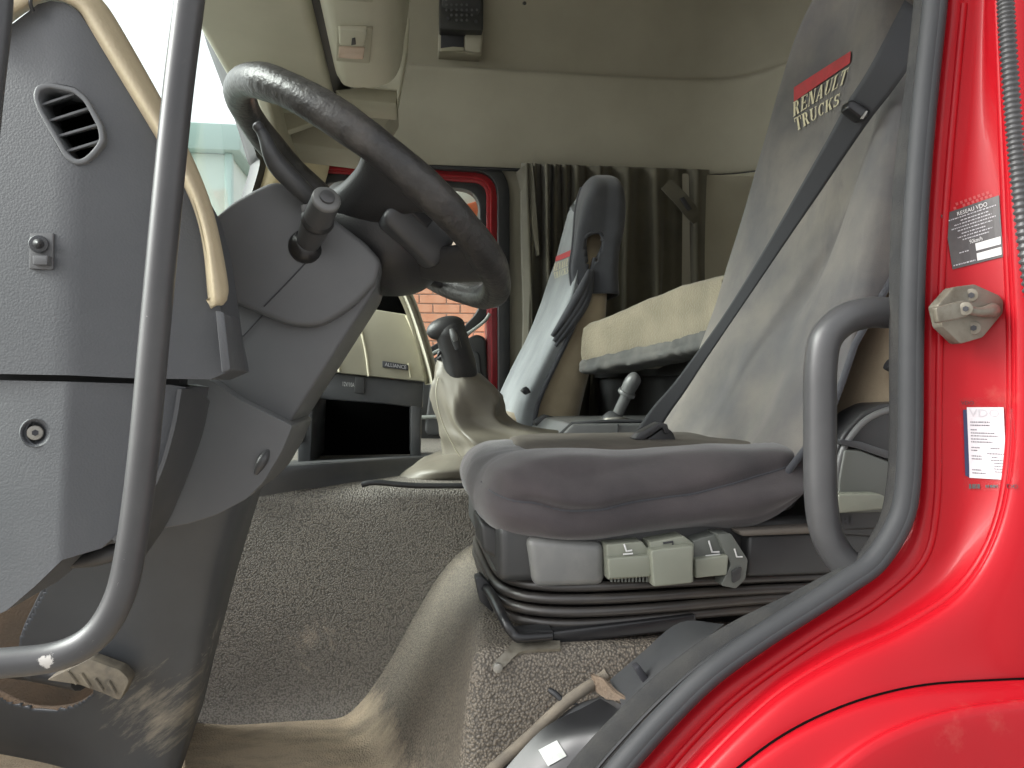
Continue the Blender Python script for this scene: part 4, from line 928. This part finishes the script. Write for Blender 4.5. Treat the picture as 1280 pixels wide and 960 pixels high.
# loose hem at the bottom
rows.insert(0, [p+Vector((0, 0, -.02))-UD*.02 for p in rows[0]])
v, f, m_, k_ = grid_vf(rows, 8, 8)
def crumple(p):
    q = Vector(noise.noise_vector(Vector((p.x*4, p.y*4, p.z*2.2))))*.010 + Vector(noise.noise_vector(Vector((p.x*14, p.y*14, p.z*8))))*.0030
    zz = p.z-ZC
    fold = .006*sin(22*(p.x*.8+p.z*1.1)+3*noise.noise(p*4))*sm((.02-zz)/.15)
    vc = lin(1.075, .965, (zz-.10)/.35); vv_ = p.dot(VD)
    valley = .020*math.exp(-((vv_-vc)/.036)**2)*sm((zz-.02)/.15)*sm((.56-zz)/.15)
    drape = .007*sin((vv_-1.1)*38+(zz)*9)*sm((.10-zz)/.12)
    return p+q*.75-UD*(fold+drape)+UD*valley
v = [crumple(p) for p in v]
GEO['dcover'] = BVHTree.FromPolygons(v, f)
bm = from_vf(v, f); bmesh.ops.recalc_face_normals(bm, faces=bm.faces[:]); bmesh.ops.solidify(bm, geom=bm.faces[:], thickness=.003)
finish('back_cover', bm, M['cover'], dsx, 180)
edge = [v[i*k_+k_-1] for i in range(0, m_, 4)]
tube('cover_hem', edge, .0045, M['cover_dark'], dsx, 8, 1)
logo(dsx, 'dcover', [(994, 110), (1066, 64), (1065, 79), (994, 128)], [(993, 129), (1064, 84), (1058, 104), (993, 147)], [(994, 149), (1053, 116), (1051, 131), (997, 165)])
tube('side_strap', [W(.60, .889, .025), W(.65, .882, .0), W(.70, .885, -.015), W(.74, .90, -.02)], .0075, M['belt'], dsx, 8, 5)
tube('side_strap', [W(.655, .892, .085), W(.69, .886, .07), W(.73, .90, .055)], .0065, M['belt'], dsx, 8, 5)
# cushion
def cush(z, e, grow, u0=.095, u1=.520, v0=.872, v1=1.36): return rring(u0-grow, u1+grow*.3, v0-grow, v1+grow, z, e, 200)
SEAM = [(.03, -.118), (.088, -.124), (.142, -.138), (.195, -.147), (.297, -.136), (.463, -.113), (.56, -.105)]
def seam_z(u):
    for (a, b), (c, d) in zip(SEAM, SEAM[1:]):
        if u <= c: return lin(b, d, sm((u-a)/(c-a))*.5+.5*(u-a)/(c-a))
    return SEAM[-1][1]
rr = [cush(-.185, .30, -.028), cush(-.172, .28, -.004), cush(-.155, .28, .004), cush(-.140, .28, .005), cush(-.125, .28, 0), cush(-.108, .30, -.012), cush(-.096, .34, -.035), cush(-.092, .4, -.075), cush(-.094, .5, -.12), cush(-.096, .6, -.17)]
v, f = loft_bm(rr, 7)
def lump(p):
    q = Vector(noise.noise_vector(p*7))*.006+Vector(noise.noise_vector(p*22))*.0022
    u = p.dot(UD); vv = p.dot(VD); zz = p.z-ZC
    up_ = .012*sm((vv-.86)/.05)*(1-sm((vv-.93)/.12))*sm((zz+.13)/.02)      # near bolster
    sag = -.016*sm((u-.50)/.08)*0
    p = p+ZD*(.040*sm((u-.40)/.13)*sm((-.125-zz)/.05))*sm((1.0-vv)/.08)
    sz_ = zz-seam_z(u); side = sm((.95-vv)/.06)
    g_ = .0042*math.exp(-(sz_/.006)**2)
    g_ += -.007*sin(pi*min(sz_/.034, 1)) if sz_ > 0 else .0035*sm(-sz_/.012)-.0085*sin(pi*min(-sz_/.046, 1))
    tuck = .006*math.exp(-((u-.152)/.035)**2)*math.exp(-((sz_-.002)/.012)**2)
    wr_ = .0016*noise.noise(Vector((u*16, zz*40, 1)))+.0018*sin(62*u+150*zz)*math.exp(-((u-.17)/.07)**2)*math.exp(-(sz_/.03)**2)
    p = p+VD*((g_+wr_+tuck)*side)
    p = p+ZD*.004*sin(u*17+1.3)*sm((-.155-zz)/.02)*side
    return p+q+ZD*up_+ZD*.010*sm((u-.35)/.25)*(vv < .95)
GEO['cushion_raw'] = BVHTree.FromPolygons(v, f)
v = [lump(p) for p in v]
GEO['cushion'] = BVHTree.FromPolygons(v, f)
finish('cushion', from_vf(v, f), M['cushion'], dsx, 180)
sp2 = []
for i_ in range(60):
    u_ = lin(.082, .485, i_/59); q = GEO['cushion_raw'].ray_cast(W(u_, .6, seam_z(u_)), VD)
    if q[0] is not None: sp2.append(lump(q[0])-VD*.0004)
tube('cushion_seam', sp2, .0013, M['cover_dark'], dsx, 6, 1)
v, f = loft_bm([rring(.17, .54, 1.0, 1.30, z, .35, 48) if z < -.085 else rring(.20, .535, 1.03, 1.27, z, .4, 48) for z in (-.10, -.088, -.0835)], 3)
v = [p+ZD*(.004*noise.noise(p*12)) for p in v]; finish('cushion_centre', from_vf(v, f), M['cushion_top'], dsx, 180)
# base
box('base_frame', .11, .66, .895, 1.33, -.235, -.165, M['base_dk'], dsx, .012, 3)
def bface(name, x0, y0, x1, y1, x2, y2, x3, y3, d, dep, mt_, bev=.004, par=None): return prism(name, [(x0, y0), (x1, y1), (x2, y2), (x3, y3)], d, d+dep, mt_, par or dsx, bev, 3)
bface('front_corner', 600, 652, 664, 672, 664, 722, 604, 690, .93, .1, M['base_dk'], .006)
bface('corner_cover', 659, 672, 757, 679, 757, 733, 668, 736, .880, .06, M['corner'], .010)
def switch(name, poly, d, dep, mt_, icon=None, label=None):
    o = prism(name, poly, d, d+dep, mt_, dsx, .004, 3)
    if label: o['label'] = label
    # sloped upper face carrying the pictogram
    if icon:
        x, y, s = icon
        pts = [(x-.5*s, y-1.0*s), (x-.15*s, y+.1*s), (x+.9*s, y+.1*s)]
        tube('pictogram', PP(pts, d-.0008), .0011, M['white'], o, 6, 1)
        tube('pictogram', PP([(x-.7*s, y+.7*s), (x+1.0*s, y+.5*s)], d-.0008), .0009, M['white'], o, 6, 1)
        tube('pictogram', PP([(x+.3*s, y-.9*s), (x+.3*s, y-.3*s)], d-.0008), .0009, M['white'], o, 6, 1)
    return o
switch('seat_switch', rnd([(758, 681), (803, 677), (815, 693), (814, 721), (760, 725)], 2), .868, .05, M['switch'], None)
prism('switch_face', rnd([(760, 698), (815, 694), (814, 721), (761, 724)], 3), .858, .872, M['switch'], dsx, .004, 3)
bm = bmesh.new()
for i in range(11):
    p = P(764+i*4.4, 722, .872); bmesh.ops.create_cube(bm, size=1, matrix=Matrix.Translation(p)@Matrix.Diagonal((.0022, .006, .009, 1)))
finish('switch_rib', bm, M['switch_dk'], dsx)
tube('pictogram', PP([(780, 680, .866), (783, 689, .864), (790, 688, .864)]), .0012, M['white'], dsx, 6, 1); tube('pictogram', PP([(779, 693, .862), (791, 692, .862)]), .001, M['white'], dsx, 6, 1)
prism('rear_lift_switch', rnd([(812, 678), (855, 670), (868, 680), (867, 728), (816, 733)], 2), .866, .92, M['switch'], dsx, .004, 3)
prism('lift_switch_face', rnd([(814, 688), (867, 682), (866, 729), (817, 734)], 3), .850, .870, M['switch'], dsx, .005, 3)
tube('pictogram', PP([(829, 679, .8655), (841, 677, .8655), (841, 681, .8655)]), .0012, M['black_print'], dsx, 6, 1)
prism('tilt_switch', rnd([(866, 676), (894, 668), (910, 692), (908, 719), (869, 723)], 2), .870, .92, M['switch_dk'], dsx, .004, 3)
prism('tilt_switch_face', rnd([(869, 699), (911, 694), (909, 719), (870, 723)], 3), .860, .874, M['switch'], dsx, .004, 3)
tube('pictogram', PP([(886, 676, .8685), (890, 690, .8685), (899, 690, .8685)]), .0012, M['white'], dsx, 6, 1); tube('pictogram', PP([(882, 695, .8685), (900, 693, .8685)]), .001, M['white'], dsx, 6, 1)
prism('height_rocker', rnd([(896, 668), (914, 667), (935, 700), (932, 724), (920, 736), (901, 732), (914, 706)], 3), .862, .92, M['switch_dk'], dsx, .004, 3)
prism('rocker_dimple', rnd([(915, 714), (928, 708), (926, 724), (916, 730)], 3), .859, .863, M['base_dk'], dsx, .001)
tube('pictogram', PP([(918, 686, .8605), (921, 696, .8605), (928, 696, .8605)]), .001, M['white'], dsx, 6, 1)
bface('rear_valance', 936, 669, 1100, 662, 1094, 716, 934, 722, .875, .08, M['base_dk'], .005)
bface('rear_ledge', 925, 664, 1100, 656, 1100, 664, 928, 671, .868, .10, M['cushion_top'], .003)
# bellows: accordion
ringsB = []; nf = 5; z0, z1 = -.218, -.302
for i in range(nf*4+1):
    t = i/(nf*4); z = lin(z0, z1, t); ph = (t*nf) % 1
    off = .020*abs(2*ph-1)**1.3-.010
    g_ = -.020+.02*sm(t*2)
    ringsB.append([p+ZD*(-.012*sm((.5-p.dot(UD))/.35)*t) for p in rring(.135-off-g_, .66, .915-off-g_*.6, 1.33+off, z, .28, 140)])
v, f = loft_bm(ringsB, 2); finish('bellows', from_vf(v, f), M['rubber'], dsx, 60)
for q_, (z_, o_) in enumerate([(-.226, -.006), (-.238, 0), (-.250, .004), (-.262, .005), (-.274, .001)]):
    loop = rring(.118-o_, .66, .888-o_, 1.33+o_, z_, .34, 120)
    loop = [p+ZD*(-.010*sm((.5-p.dot(UD))/.35)*q_/4+.002*noise.noise(p*7+Vector((q_, 0, 0)))) for p in loop]
    tube('bellows_lip', loop, .0062, M['lip'], dsx, 10, 1, closed=True)
box('base_pan', .15, .64, .93, 1.3, -.315, -.285, M['black'], dsx, .006, 2)
# slide rail, lever, bracket
bface('slide_rail', 690, 790, 870, 768, 872, 786, 690, 808, .875, .04, M['blackgloss'], .003)
bface('rail_stub', 644, 792, 692, 788, 692, 803, 645, 808, .872, .03, M['black'], .003)
tube('slide_lever', PP([(600, 728, 1.0), (612, 740, .96), (622, 758, .91), (632, 778, .875), (642, 792, .868), (652, 797, .865), (690, 795, .866)]), [.006, .0065, .0065, .006, .006, .006, .005], M['blackgloss'], dsx, 10, 5)
prism('lever_paddle', rnd([(594, 724), (602, 720), (624, 742), (616, 766), (600, 752)], 3), .975, 1.0, M['black'], dsx, .003)
fb = [(h if h is not None else P(x, y, .865)) for h, x, y in [(hit('floor', x, y, .004), x, y) for x, y in [(700, 812), (670, 813), (652, 815), (642, 822), (632, 831), (622, 839)]]]
fw = [(h if h is not None else P(x, y, .865)) for h, x, y in [(hit('floor', x, y, .004), x, y) for x, y in [(700, 805), (668, 805), (644, 806), (632, 814), (622, 824), (614, 833)]]]
sheet('floor_bracket', [[a, b] for a, b in zip(fb, fw)], M['steel'], dsx, nu=3, nv=4, thick=.004)
bq = hit('floor', 621, 833, .004); cyl('bracket_bolt', bq, bq-VD*.006, .0055, M['steel_br'], dsx, 12, bev=.001)
for i in range(3): cyl('rail_roller', P(958+i*9, 757-i*3, .90), P(958+i*9, 757-i*3, .89), .005, M['screw'], dsx, 10, bev=.001)
# side shield of the recliner
shd = [(1034, 668), (1036, 610), (1041, 570), (1056, 540), (1078, 516), (1100, 505), (1135, 502), (1140, 680), (1100, 672)]
prism('side_shield', rnd(shd, 6), .868, .92, M['base_dk'], dsx, .010, 4)
tube('shield_edge', PP([(1044, 640), (1048, 580), (1062, 548), (1084, 524), (1112, 512), (1130, 510)], .866), .004, M['base'], dsx, 8, 5)
prism('shield_ridge', rnd([(1050, 549), (1075, 552), (1135, 572), (1135, 582), (1070, 560), (1052, 556)], 2), .858, .87, M['charcoal'], dsx, .003)
prism('recline_lever', rnd([(1056, 562), (1075, 562), (1130, 584), (1130, 640), (1047, 642), (1049, 600)], 4), .860, .875, M['switch_dk'], dsx, .004, 3)
prism('recline_lip', rnd([(1048, 618), (1100, 617), (1112, 624), (1110, 636), (1047, 642)], 3), .842, .865, M['switch'], dsx, .004, 3)
flat_text('maker_lettering', 'ISRI', [(1040, 647), (1066, 646), (1066, 656), (1040, 657)], .8655, M['black_print'], dsx)
# belt
bt_ = thing('seat_belt', 'black seat belt crossing the driver seat with a plastic slider', 'seat belt', P(800, 550, 1.3))
bp = [(1150, 14, 24), (1118, 72, 22), (1098, 104, 20), (1074, 138, 18), (1045, 185, 15), (1012, 238, 12.5), (975, 297, 9.5), (940, 352, 7.5), (905, 405, 6.5), (872, 452, 7.5), (848, 486, 9), (825, 515, 11), (806, 545, 13)]
def belt_pt(x, y, off=.008):
    h = hit('dcover', x, y, 0)
    dd = h.dot(VD) if h is not None else None
    return dd
L_, R_ = [], []
prev = 0
for i, (x, y, w) in enumerate(bp):
    t = i/(len(bp)-1)
    d = lin(.872, 1.20, sm(t)**.8)
    h = belt_pt(x, y)
    if h is not None: d = min(d, h-.014)
    nx, ny = .83, .55
    L_.append(P(x-w*nx, y-w*ny, d+.004)); R_.append(P(x+w*nx, y+w*ny, d-.004))
sheet('webbing', [[a, a.lerp(b, .5), b] for a, b in zip(L_, R_)], M['belt'], bt_, nu=3, nv=6, thick=.0016, smooth=180)
d_sl = (L_[3]+R_[3]).dot(VD)/2
prism('belt_slider', rnd([(1062, 125), (1068, 124), (1088, 137), (1084, 148), (1078, 149), (1059, 135)], 3), d_sl-.012, d_sl+.006, M['blackgloss'], bt_, .003, 3)
prism('slider_edge', rnd([(1076, 148), (1083, 138), (1085, 139), (1079, 149)], 1), d_sl-.0135, d_sl-.011, M['steel_br'], bt_, .0005)
# buckle stalk
bc = thing('belt_buckle', 'grey belt buckle sleeve with pale edge lying on the driver cushion', 'buckle', P(830, 578, 1.11))
prism('sleeve', rnd([(803, 553), (832, 533), (842, 540), (856, 578), (852, 590), (818, 590), (812, 570)], 3), 1.105, 1.125, M['base_dk'], bc, .004, 2)
prism('buckle_edge', rnd([(793, 549), (800, 541), (825, 528), (834, 530), (837, 541), (832, 542), (828, 534), (804, 550)], 2), 1.098, 1.124, M['handle'], bc, .003, 2)
for x, y in ((801, 547), (812, 540), (823, 533)): cyl('rivet', P(x, y, 1.099), P(x, y, 1.096), .0018, M['black_print'], bc, 8)
sr = thing('belt_anchor', 'small grey belt anchor tucked between console and backrest', 'anchor', P(853, 560, 1.4))
prism('anchor_plate', rnd([(840, 556), (856, 531), (862, 534), (856, 558)], 2), 1.40, 1.42, M['base'], sr, .003)
prism('anchor_strap', [(856, 560), (868, 540), (872, 544), (864, 562)], 1.41, 1.42, M['tanseat'], sr, .002)
# ================================================================== TRUCK BODY (near side)
tb = thing('truck_body', 'glossy red cab body with the rear door jamb and sill', 'truck cab', P(1100, 900, .64))
R0 = [(1172, -80), (1166, 20), (1156, 110), (1147, 210), (1140, 320), (1137, 430), (1136, 540), (1132, 625), (1112, 682), (1060, 728), (1000, 766), (940, 806), (880, 848), (825, 900), (772, 962), (735, 1020)]
R1 = [(1196, -80), (1188, 20), (1178, 110), (1169, 210), (1162, 320), (1159, 430), (1158, 540), (1155, 636), (1136, 700), (1080, 748), (1018, 786), (958, 826), (900, 868), (846, 922), (795, 980), (760, 1036)]
R2 = [(1216, -80), (1206, 20), (1194, 110), (1184, 210), (1177, 320), (1173, 430), (1172, 545), (1170, 646), (1152, 712), (1096, 760), (1032, 797), (972, 836), (914, 880), (860, 934), (810, 992), (775, 1048)]
R3 = [(1236, -80), (1230, 20), (1224, 110), (1218, 210), (1214, 320), (1212, 430), (1212, 555), (1206, 655), (1178, 722), (1112, 775), (1046, 808), (980, 848), (922, 895), (868, 948), (820, 1005), (785, 1060)]
R4 = [(1242, -80), (1244, 20), (1248, 110), (1252, 210), (1256, 320), (1260, 430), (1258, 570), (1238, 668), (1196, 738), (1126, 784), (1052, 818), (984, 858), (930, 903), (876, 957), (828, 1014), (793, 1070)]
R5 = [(1256, -80), (1258, 20), (1262, 110), (1266, 210), (1270, 320), (1274, 430), (1271, 575), (1250, 678), (1206, 750), (1134, 796), (1060, 829), (992, 868), (938, 912), (884, 966), (836, 1022), (800, 1080)]
R6 = [(1300, -80), (1304, 20), (1310, 110), (1316, 210), (1322, 320), (1326, 430), (1322, 600), (1300, 730), (1250, 810), (1160, 842), (1080, 862), (1015, 898), (962, 938), (910, 988), (860, 1046), (820, 1110)]
R7 = [(1420, -80), (1430, 20), (1440, 110), (1440, 210), (1440, 320), (1440, 430), (1440, 640), (1400, 850), (1300, 852), (1190, 858), (1110, 872), (1046, 896), (996, 926), (946, 966), (900, 1010), (850, 1120)]
rows = []
for R, d in ((R0, .690), (R1, .672), (R2, .668), (R3, .660), (R4, .640), (R5, .624), (R6, .612), (R7, .606)):
    rows.append([P(x, y, d) for x, y in R])
sheet('jamb_panel', rows, M['red'], tb, nu=8, nv=6, push=VD*.003, keep='body', smooth=180)
# pressed beads in the jamb
tube('jamb_bead', [hit('body', x, y, -.0015) for x, y in [(1205, 5), (1196, 100), (1187, 200), (1179, 310), (1175, 420), (1173, 530), (1171, 630), (1155, 700), (1100, 752), (1035, 792), (972, 834), (914, 878), (860, 932), (812, 990), (780, 1036)]], .004, M['red'], tb, 10, 5)
tube('jamb_bead', [hit('body', x, y, -.0015) for x, y in [(1246, 2), (1250, 110), (1254, 210), (1259, 320), (1263, 430), (1261, 560), (1243, 660), (1200, 732), (1130, 780), (1056, 815), (988, 855), (932, 901), (880, 953), (832, 1008), (800, 1050)]], .0045, M['red'], tb, 10, 5)
# wheel arch panel
gap = [(1420, 842), (1330, 848), (1250, 851), (1160, 857), (1090, 872), (1030, 894), (980, 920), (935, 952), (890, 990), (850, 1030)]
tube('arch_gap', PP([(x, y, .602) for x, y in gap]), .0020, M['shade_black'], tb, 8, 5)  # near-black bead laid in for the shade of the panel gap
ar2 = [(1420, 852), (1330, 857), (1250, 860), (1164, 866), (1096, 880), (1038, 902), (990, 927), (948, 957), (905, 995), (866, 1034)]
ar3 = [(1420, 866), (1330, 872), (1255, 877), (1176, 890), (1120, 908), (1076, 930), (1040, 955), (1004, 985), (970, 1020), (930, 1060)]
ar4 = [(1420, 880), (1330, 885), (1260, 890), (1186, 903), (1132, 921), (1090, 943), (1056, 968), (1020, 998), (986, 1033), (946, 1072)]
ar5 = [(1420, 1000), (1340, 1010), (1290, 1030), (1230, 1050), (1180, 1070), (1140, 1090), (1100, 1110), (1060, 1130), (1030, 1150), (1000, 1170)]
sheet('wheel_arch', [PP([(x, y, .600) for x, y in gap]), PP([(x, y, .588) for x, y in ar2]), PP([(x, y, .575) for x, y in ar3]), PP([(x, y, .560) for x, y in ar4]), PP([(x, y, .552) for x, y in ar5])], M['red'], tb, nu=6, nv=6, thick=.003, smooth=180)
# door seal and felt edge
sealp = [(x, y) for x, y in [(1172, -60), (1167, 10), (1157, 105), (1148, 205), (1141, 315), (1138, 430), (1137, 540), (1133, 612), (1122, 655), (1092, 702), (1054, 730), (1008, 760), (950, 797), (886, 843), (834, 893), (786, 946), (750, 990), (730, 1020)]]
tube('door_seal', PP([(x, y, .668) for x, y in sealp]), .0105, M['seal'], tb, 16, 6)
tube('seal_lip', PP([(x+6, y+3, .664) for x, y in sealp]), .0075, M['seal'], tb, 12, 6)
f_in = [(1146, -60), (1142, 10), (1132, 105), (1119, 205), (1113, 315), (1112, 430), (1112, 540), (1109, 600), (1098, 652), (1068, 698), (1052, 708), (985, 744), (920, 776), (862, 812), (806, 858), (748, 916), (708, 962), (680, 1000)]
rows = [[P(a[0], a[1], .716), P(a[0], a[1], .700), P(a[0]*.5+b[0]*.5, a[1]*.5+b[1]*.5, .688), P(b[0]-4, b[1]-4, .682)] for a, b in zip(f_in, sealp)]
sheet('felt_edge', rows, M['felt'], tb, nu=4, nv=6, thick=.004)
tube('felt_piping', PP([(a[0]*.42+b[0]*.58, a[1]*.42+b[1]*.58, .681) for a, b in zip(f_in, sealp)]), .0016, M['black'], tb, 6, 6)
# striker
st = prism('striker_plate', rnd([(1192.7, 358.6), (1219, 355), (1250, 369), (1255, 376), (1254.6, 391), (1229, 422), (1201, 430), (1178, 408), (1172, 382)], 3), .640, .654, M['steel'], tb, .0015, 2)
prism('striker_arm', rnd([(1170, 384), (1206, 375, 4), (1214, 380), (1214, 392), (1208, 396), (1173, 404)], 3), .630, .637, M['steel'], st, .0015, 2)
cyl('striker_bolt', P(1207, 386, .637), P(1207, 386, .6275), .0062, M['steel'], st, 20, bev=.001)
cyl('bolt_recess', P(1207, 386, .6278), P(1207, 386, .627), .0026, M['black_print'], st, 6)
tube('striker_pin', PP([(1212, 388, .630), (1224, 390, .630), (1236, 389, .634), (1240, 388, .641)]), [.004, .0042, .006, .007], M['steel'], st, 12, 4)
for x, y in ((1214, 369), (1217, 410)):
    cyl('plate_screw', P(x, y, .641), P(x, y, .6385), .0062, M['screw'], st, 18, bev=.001); cyl('screw_recess', P(x, y, .6388), P(x, y, .638), .0027, M['black_print'], st, 6)
# stickers
q1 = [(1175.5, 269), (1249.5, 244), (1254.5, 321), (1190, 337)]
s1 = decal('black_sticker', q1, [[(0, 0), (1, 0), (1, 1), (0, 1), (.035, .35)]], 'body', M['sticker'], tb, .0009, .12); s1['label'] = 'black speed-limiter sticker with pale print'
ORG[s1] = ORG[tb]
decal('sticker_lettering', q1, text_polys('RESEAU', .26, .045, .30, .065)+text_polys('VDO', .59, .04, .20, .075), 'body', M['white'], s1, .0014, .5)
def microtext(lines, quad, mt_, par, name='sticker_print', off=.0014):
    """lines too small to read in the photograph: broken marks"""
    ps_ = []
    for (x0, x1, y, h) in lines:
        x = x0
        while x < x1:
            w = random.uniform(.012, .05); 
            ps_.append([(x, y), (min(x+w, x1), y), (min(x+w, x1), y+h), (x, y+h)]); x += w+random.uniform(.008, .02)
    return decal(name, quad, ps_, 'body', mt_, par, off, .5)
microtext([(.10, .95, .135, .018), (.30, .80, .195, .018), (.18, .85, .25, .018), (.12, .92, .305, .018), (.22, .85, .36, .018), (.28, .72, .42, .018), (.2, .85, .475, .018), (.28, .78, .53, .018)], q1, M['grey_print'], s1)
decal('sticker_lettering', q1, text_polys('90km/h', .40, .575, .24, .07), 'body', M['white'], s1, .0014, .5)
decal('sticker_field', q1, [[(.50, .665), (.98, .665), (.98, .79), (.50, .79)], [(.50, .835), (.98, .835), (.98, .96), (.50, .96)]], 'body', M['white'], s1, .0014, .2)
microtext([(.18, .36, .74, .018), (.03, .46, .93, .022)], q1, M['grey_print'], s1)
# residue of an older label
res = []
for i in range(9):
    for j in range(2):
        if random.random() < .8: res.append([(i/9+.02*j, j*.5), (i/9+.07+.02*j, j*.5), (i/9+.05+.02*j, j*.5+.4), (i/9-.01+.02*j, j*.5+.4)])
M['residue'] = mat('glue_residue', (.40, .05, .05), .6)
decal('label_residue', [(1188, 256), (1238, 238), (1244, 246), (1192, 264)], res, 'body', M['residue'], tb, .0006, .5)
qf = [(1198, 497), (1267, 497), (1275, 613), (1204, 613)]
s2 = decal('clear_sticker', qf, [[(0, 0), (1, 0), (1, 1), (0, 1)]], 'body', M['film'], tb, .0009, .12); s2['label'] = 'clear film label holding a white printed slip'
ORG[s2] = ORG[tb]
qp = [(1208, 509), (1255, 509), (1259, 600), (1211.7, 597)]
decal('printed_slip', qp, [[(0, 0), (1, 0), (1, 1), (0, 1)]], 'body', M['paper'], s2, .0014, .12)
decal('slip_stripe', [(1203, 512), (1208, 512), (1211.7, 597), (1206, 594)], [[(0, 0), (1, 0), (1, 1), (0, 1)]], 'body', M['navy'], s2, .0014, .12)
decal('slip_lettering', qp, text_polys('VDO', .05, .025, .82, .11), 'body', M['grey_print'], s2, .0018, .5)
microtext([(.08, .6, .20, .016), (.08, .6, .245, .016), (.08, .25, .31, .014), (.08, .72, .355, .014), (.08, .82, .395, .014), (.08, .52, .44, .014), (.08, .65, .48, .014), (.08, .3, .56, .014), (.6, .85, .565, .014), (.08, .25, .60, .014), (.5, .98, .64, .014), (.08, .35, .68, .014), (.62, .78, .69, .014), (.08, .35, .72, .014), (.6, .92, .73, .014), (.68, .95, .77, .014), (.68, .95, .81, .014), (.68, .9, .85, .014), (.08, .32, .875, .014), (.7, .92, .89, .014), (.08, .45, .92, .014)], qp, M['slip_print'], s2, 'slip_print', .0018)
for tp in (text_polys('VDO', .03, .035, .24, .04), text_polys('VDO', .72, .935, .25, .045)): decal('film_lettering', qf, tp, 'body', M['black_print'], s2, .0014, .5)
microtext([(.1, .3, .93, .05), (.4, .62, .94, .03)], qf, M['sticker'], s2, 'film_print', .0014)
# corrugated conduit at the far right
cg = []; rad = []
base = cat(PP([(1255, -40, .60), (1259, 40, .60), (1266, 140, .60), (1275, 240, .60), (1290, 370, .60)]), 60)
for i, p in enumerate(base): cg.append(p); rad.append(.0062+.0008*(1 if i % 4 < 2 else -1))
cgx = tube('corrugated_conduit', cg, rad, M['handle'], None, 12, 1, loc=P(1262, 300, .60), smooth=180); tag(cgx, 'grey ribbed conduit running down the red jamb', 'conduit')
# sill inside the opening
sl = thing('sill_step', 'scuffed black plastic sill trim with a blank silver label', 'sill trim', P(760, 920, .75))
rows = [[P(905, 780, .80), P(880, 800, .73), P(865, 815, .71)], [P(850, 778, .82), P(838, 815, .75), P(830, 850, .71)], [P(800, 818, .80), P(805, 850, .75), P(800, 876, .71)], [P(762, 850, .79), P(774, 872, .75), P(778, 896, .71)]]
sheet('upper_trim', rows, M['charcoal'], sl, nu=6, nv=6, thick=.01)
prism('trim_gap', [(793, 836), (800, 832), (817, 856), (810, 864)], .746, .76, M['black_print'], sl, .002)
rows = [[P(600, 985, .80), P(660, 985, .76), P(700, 985, .72)], [P(668, 925, .80), P(698, 935, .745), P(742, 945, .71)], [P(715, 884, .79), P(742, 898, .742), P(770, 915, .71)], [P(752, 870, .79), P(775, 880, .742), P(795, 892, .71)]]
sheet('lower_trim', rows, M['charcoal'], sl, nu=6, nv=6, thick=.01, keep='sill')
rows = [[P(615, 985, .752), P(655, 990, .728), P(690, 990, .712)], [P(678, 916, .750), P(706, 930, .726), P(736, 946, .708)], [P(730, 888, .748), P(746, 900, .728), P(764, 912, .708)], [P(752, 876, .75), P(766, 884, .735), P(777, 892, .715)]]
sheet('gloss_insert', rows, M['blackgloss'], sl, nu=6, nv=6, push=VD*.006, keep='insert')
decal('silver_label', [(674, 938), (697, 926), (709, 945), (686, 958)], [[(0, 0), (1, 0), (1, 1), (0, 1)]], 'insert', M['silver'], sl, .0015, .3)
tube('mat_edge', PP([(600, 975, .80), (660, 922, .795), (705, 880, .79), (730, 862, .79), (752, 848, .80), (760, 842, .80)]), .0065, M['edge'], sl, 8, 5)
tube('torn_edge', PP([(686, 862, .80), (695, 868, .795), (705, 877, .79), (722, 880, .785)]), [.003, .0035, .003, .001], M['black'], sl, 8, 4)
sheet('mat_flap', [[P(742, 842, .795), P(756, 848, .78)], [P(748, 862, .79), P(770, 862, .76)], [P(762, 874, .77), P(790, 876, .735)]], M['rust'], sl, nu=4, nv=5, thick=.004)
# grab handles
M['handle_chip'] = mat('chipped_handle_grey', (.050, .050, .052), .38, (.066, .066, .067), (.42, .7), 9, grain=600, gstr=.12, gdist=.0005, gtype='N', col3=(.40, .37, .33), mix3=(.73, .80), nscale3=14)
scuffed(M['handle_chip'], tuple(P(58, 827, .7272)-P(70, 830, .74)), .010, (.5, .48, .45), .66, .74, 150, (1, 1, 1))
gh = tube('grab_handle', PP([(243, -60, .74), (237, 0, .74), (222, 120, .74), (207, 270, .74), (193, 420, .74), (179, 570, .74), (163, 690, .74), (147, 752, .74), (118, 796, .74), (72, 820, .74), (0, 829, .74), (-80, 834, .74)]), .0132, M['handle_chip'], None, 24, 8, loc=P(70, 830, .74))
tag(gh, 'long grey grab handle in front of the dashboard end', 'grab handle')
gh2 = tube('grab_handle', PP([(1150, 391, .715), (1112, 391, .715), (1085, 391, .715), (1055, 400, .715), (1033, 422, .715), (1026, 455, .715), (1025, 500, .715), (1025, 560, .715), (1026, 620, .715), (1032, 662, .715), (1045, 690, .713), (1062, 708, .708), (1085, 722, .70)]), .0158, M['handle'], None, 24, 8, loc=P(1040, 700, .715))
tag(gh2, 'short grey grab handle beside the driver backrest', 'grab handle')
# dark pillar edge at the far left of the door opening
pe_ = tube('pillar_edge', PP([(2, -60, .62), (-1, 20, .62), (-12, 120, .62), (-30, 300, .62)]), .0085, M['charcoal'], None, 14, 5, loc=P(-30, 300, .62)); tag(pe_, 'dark door pillar edge at the upper left corner', 'pillar')
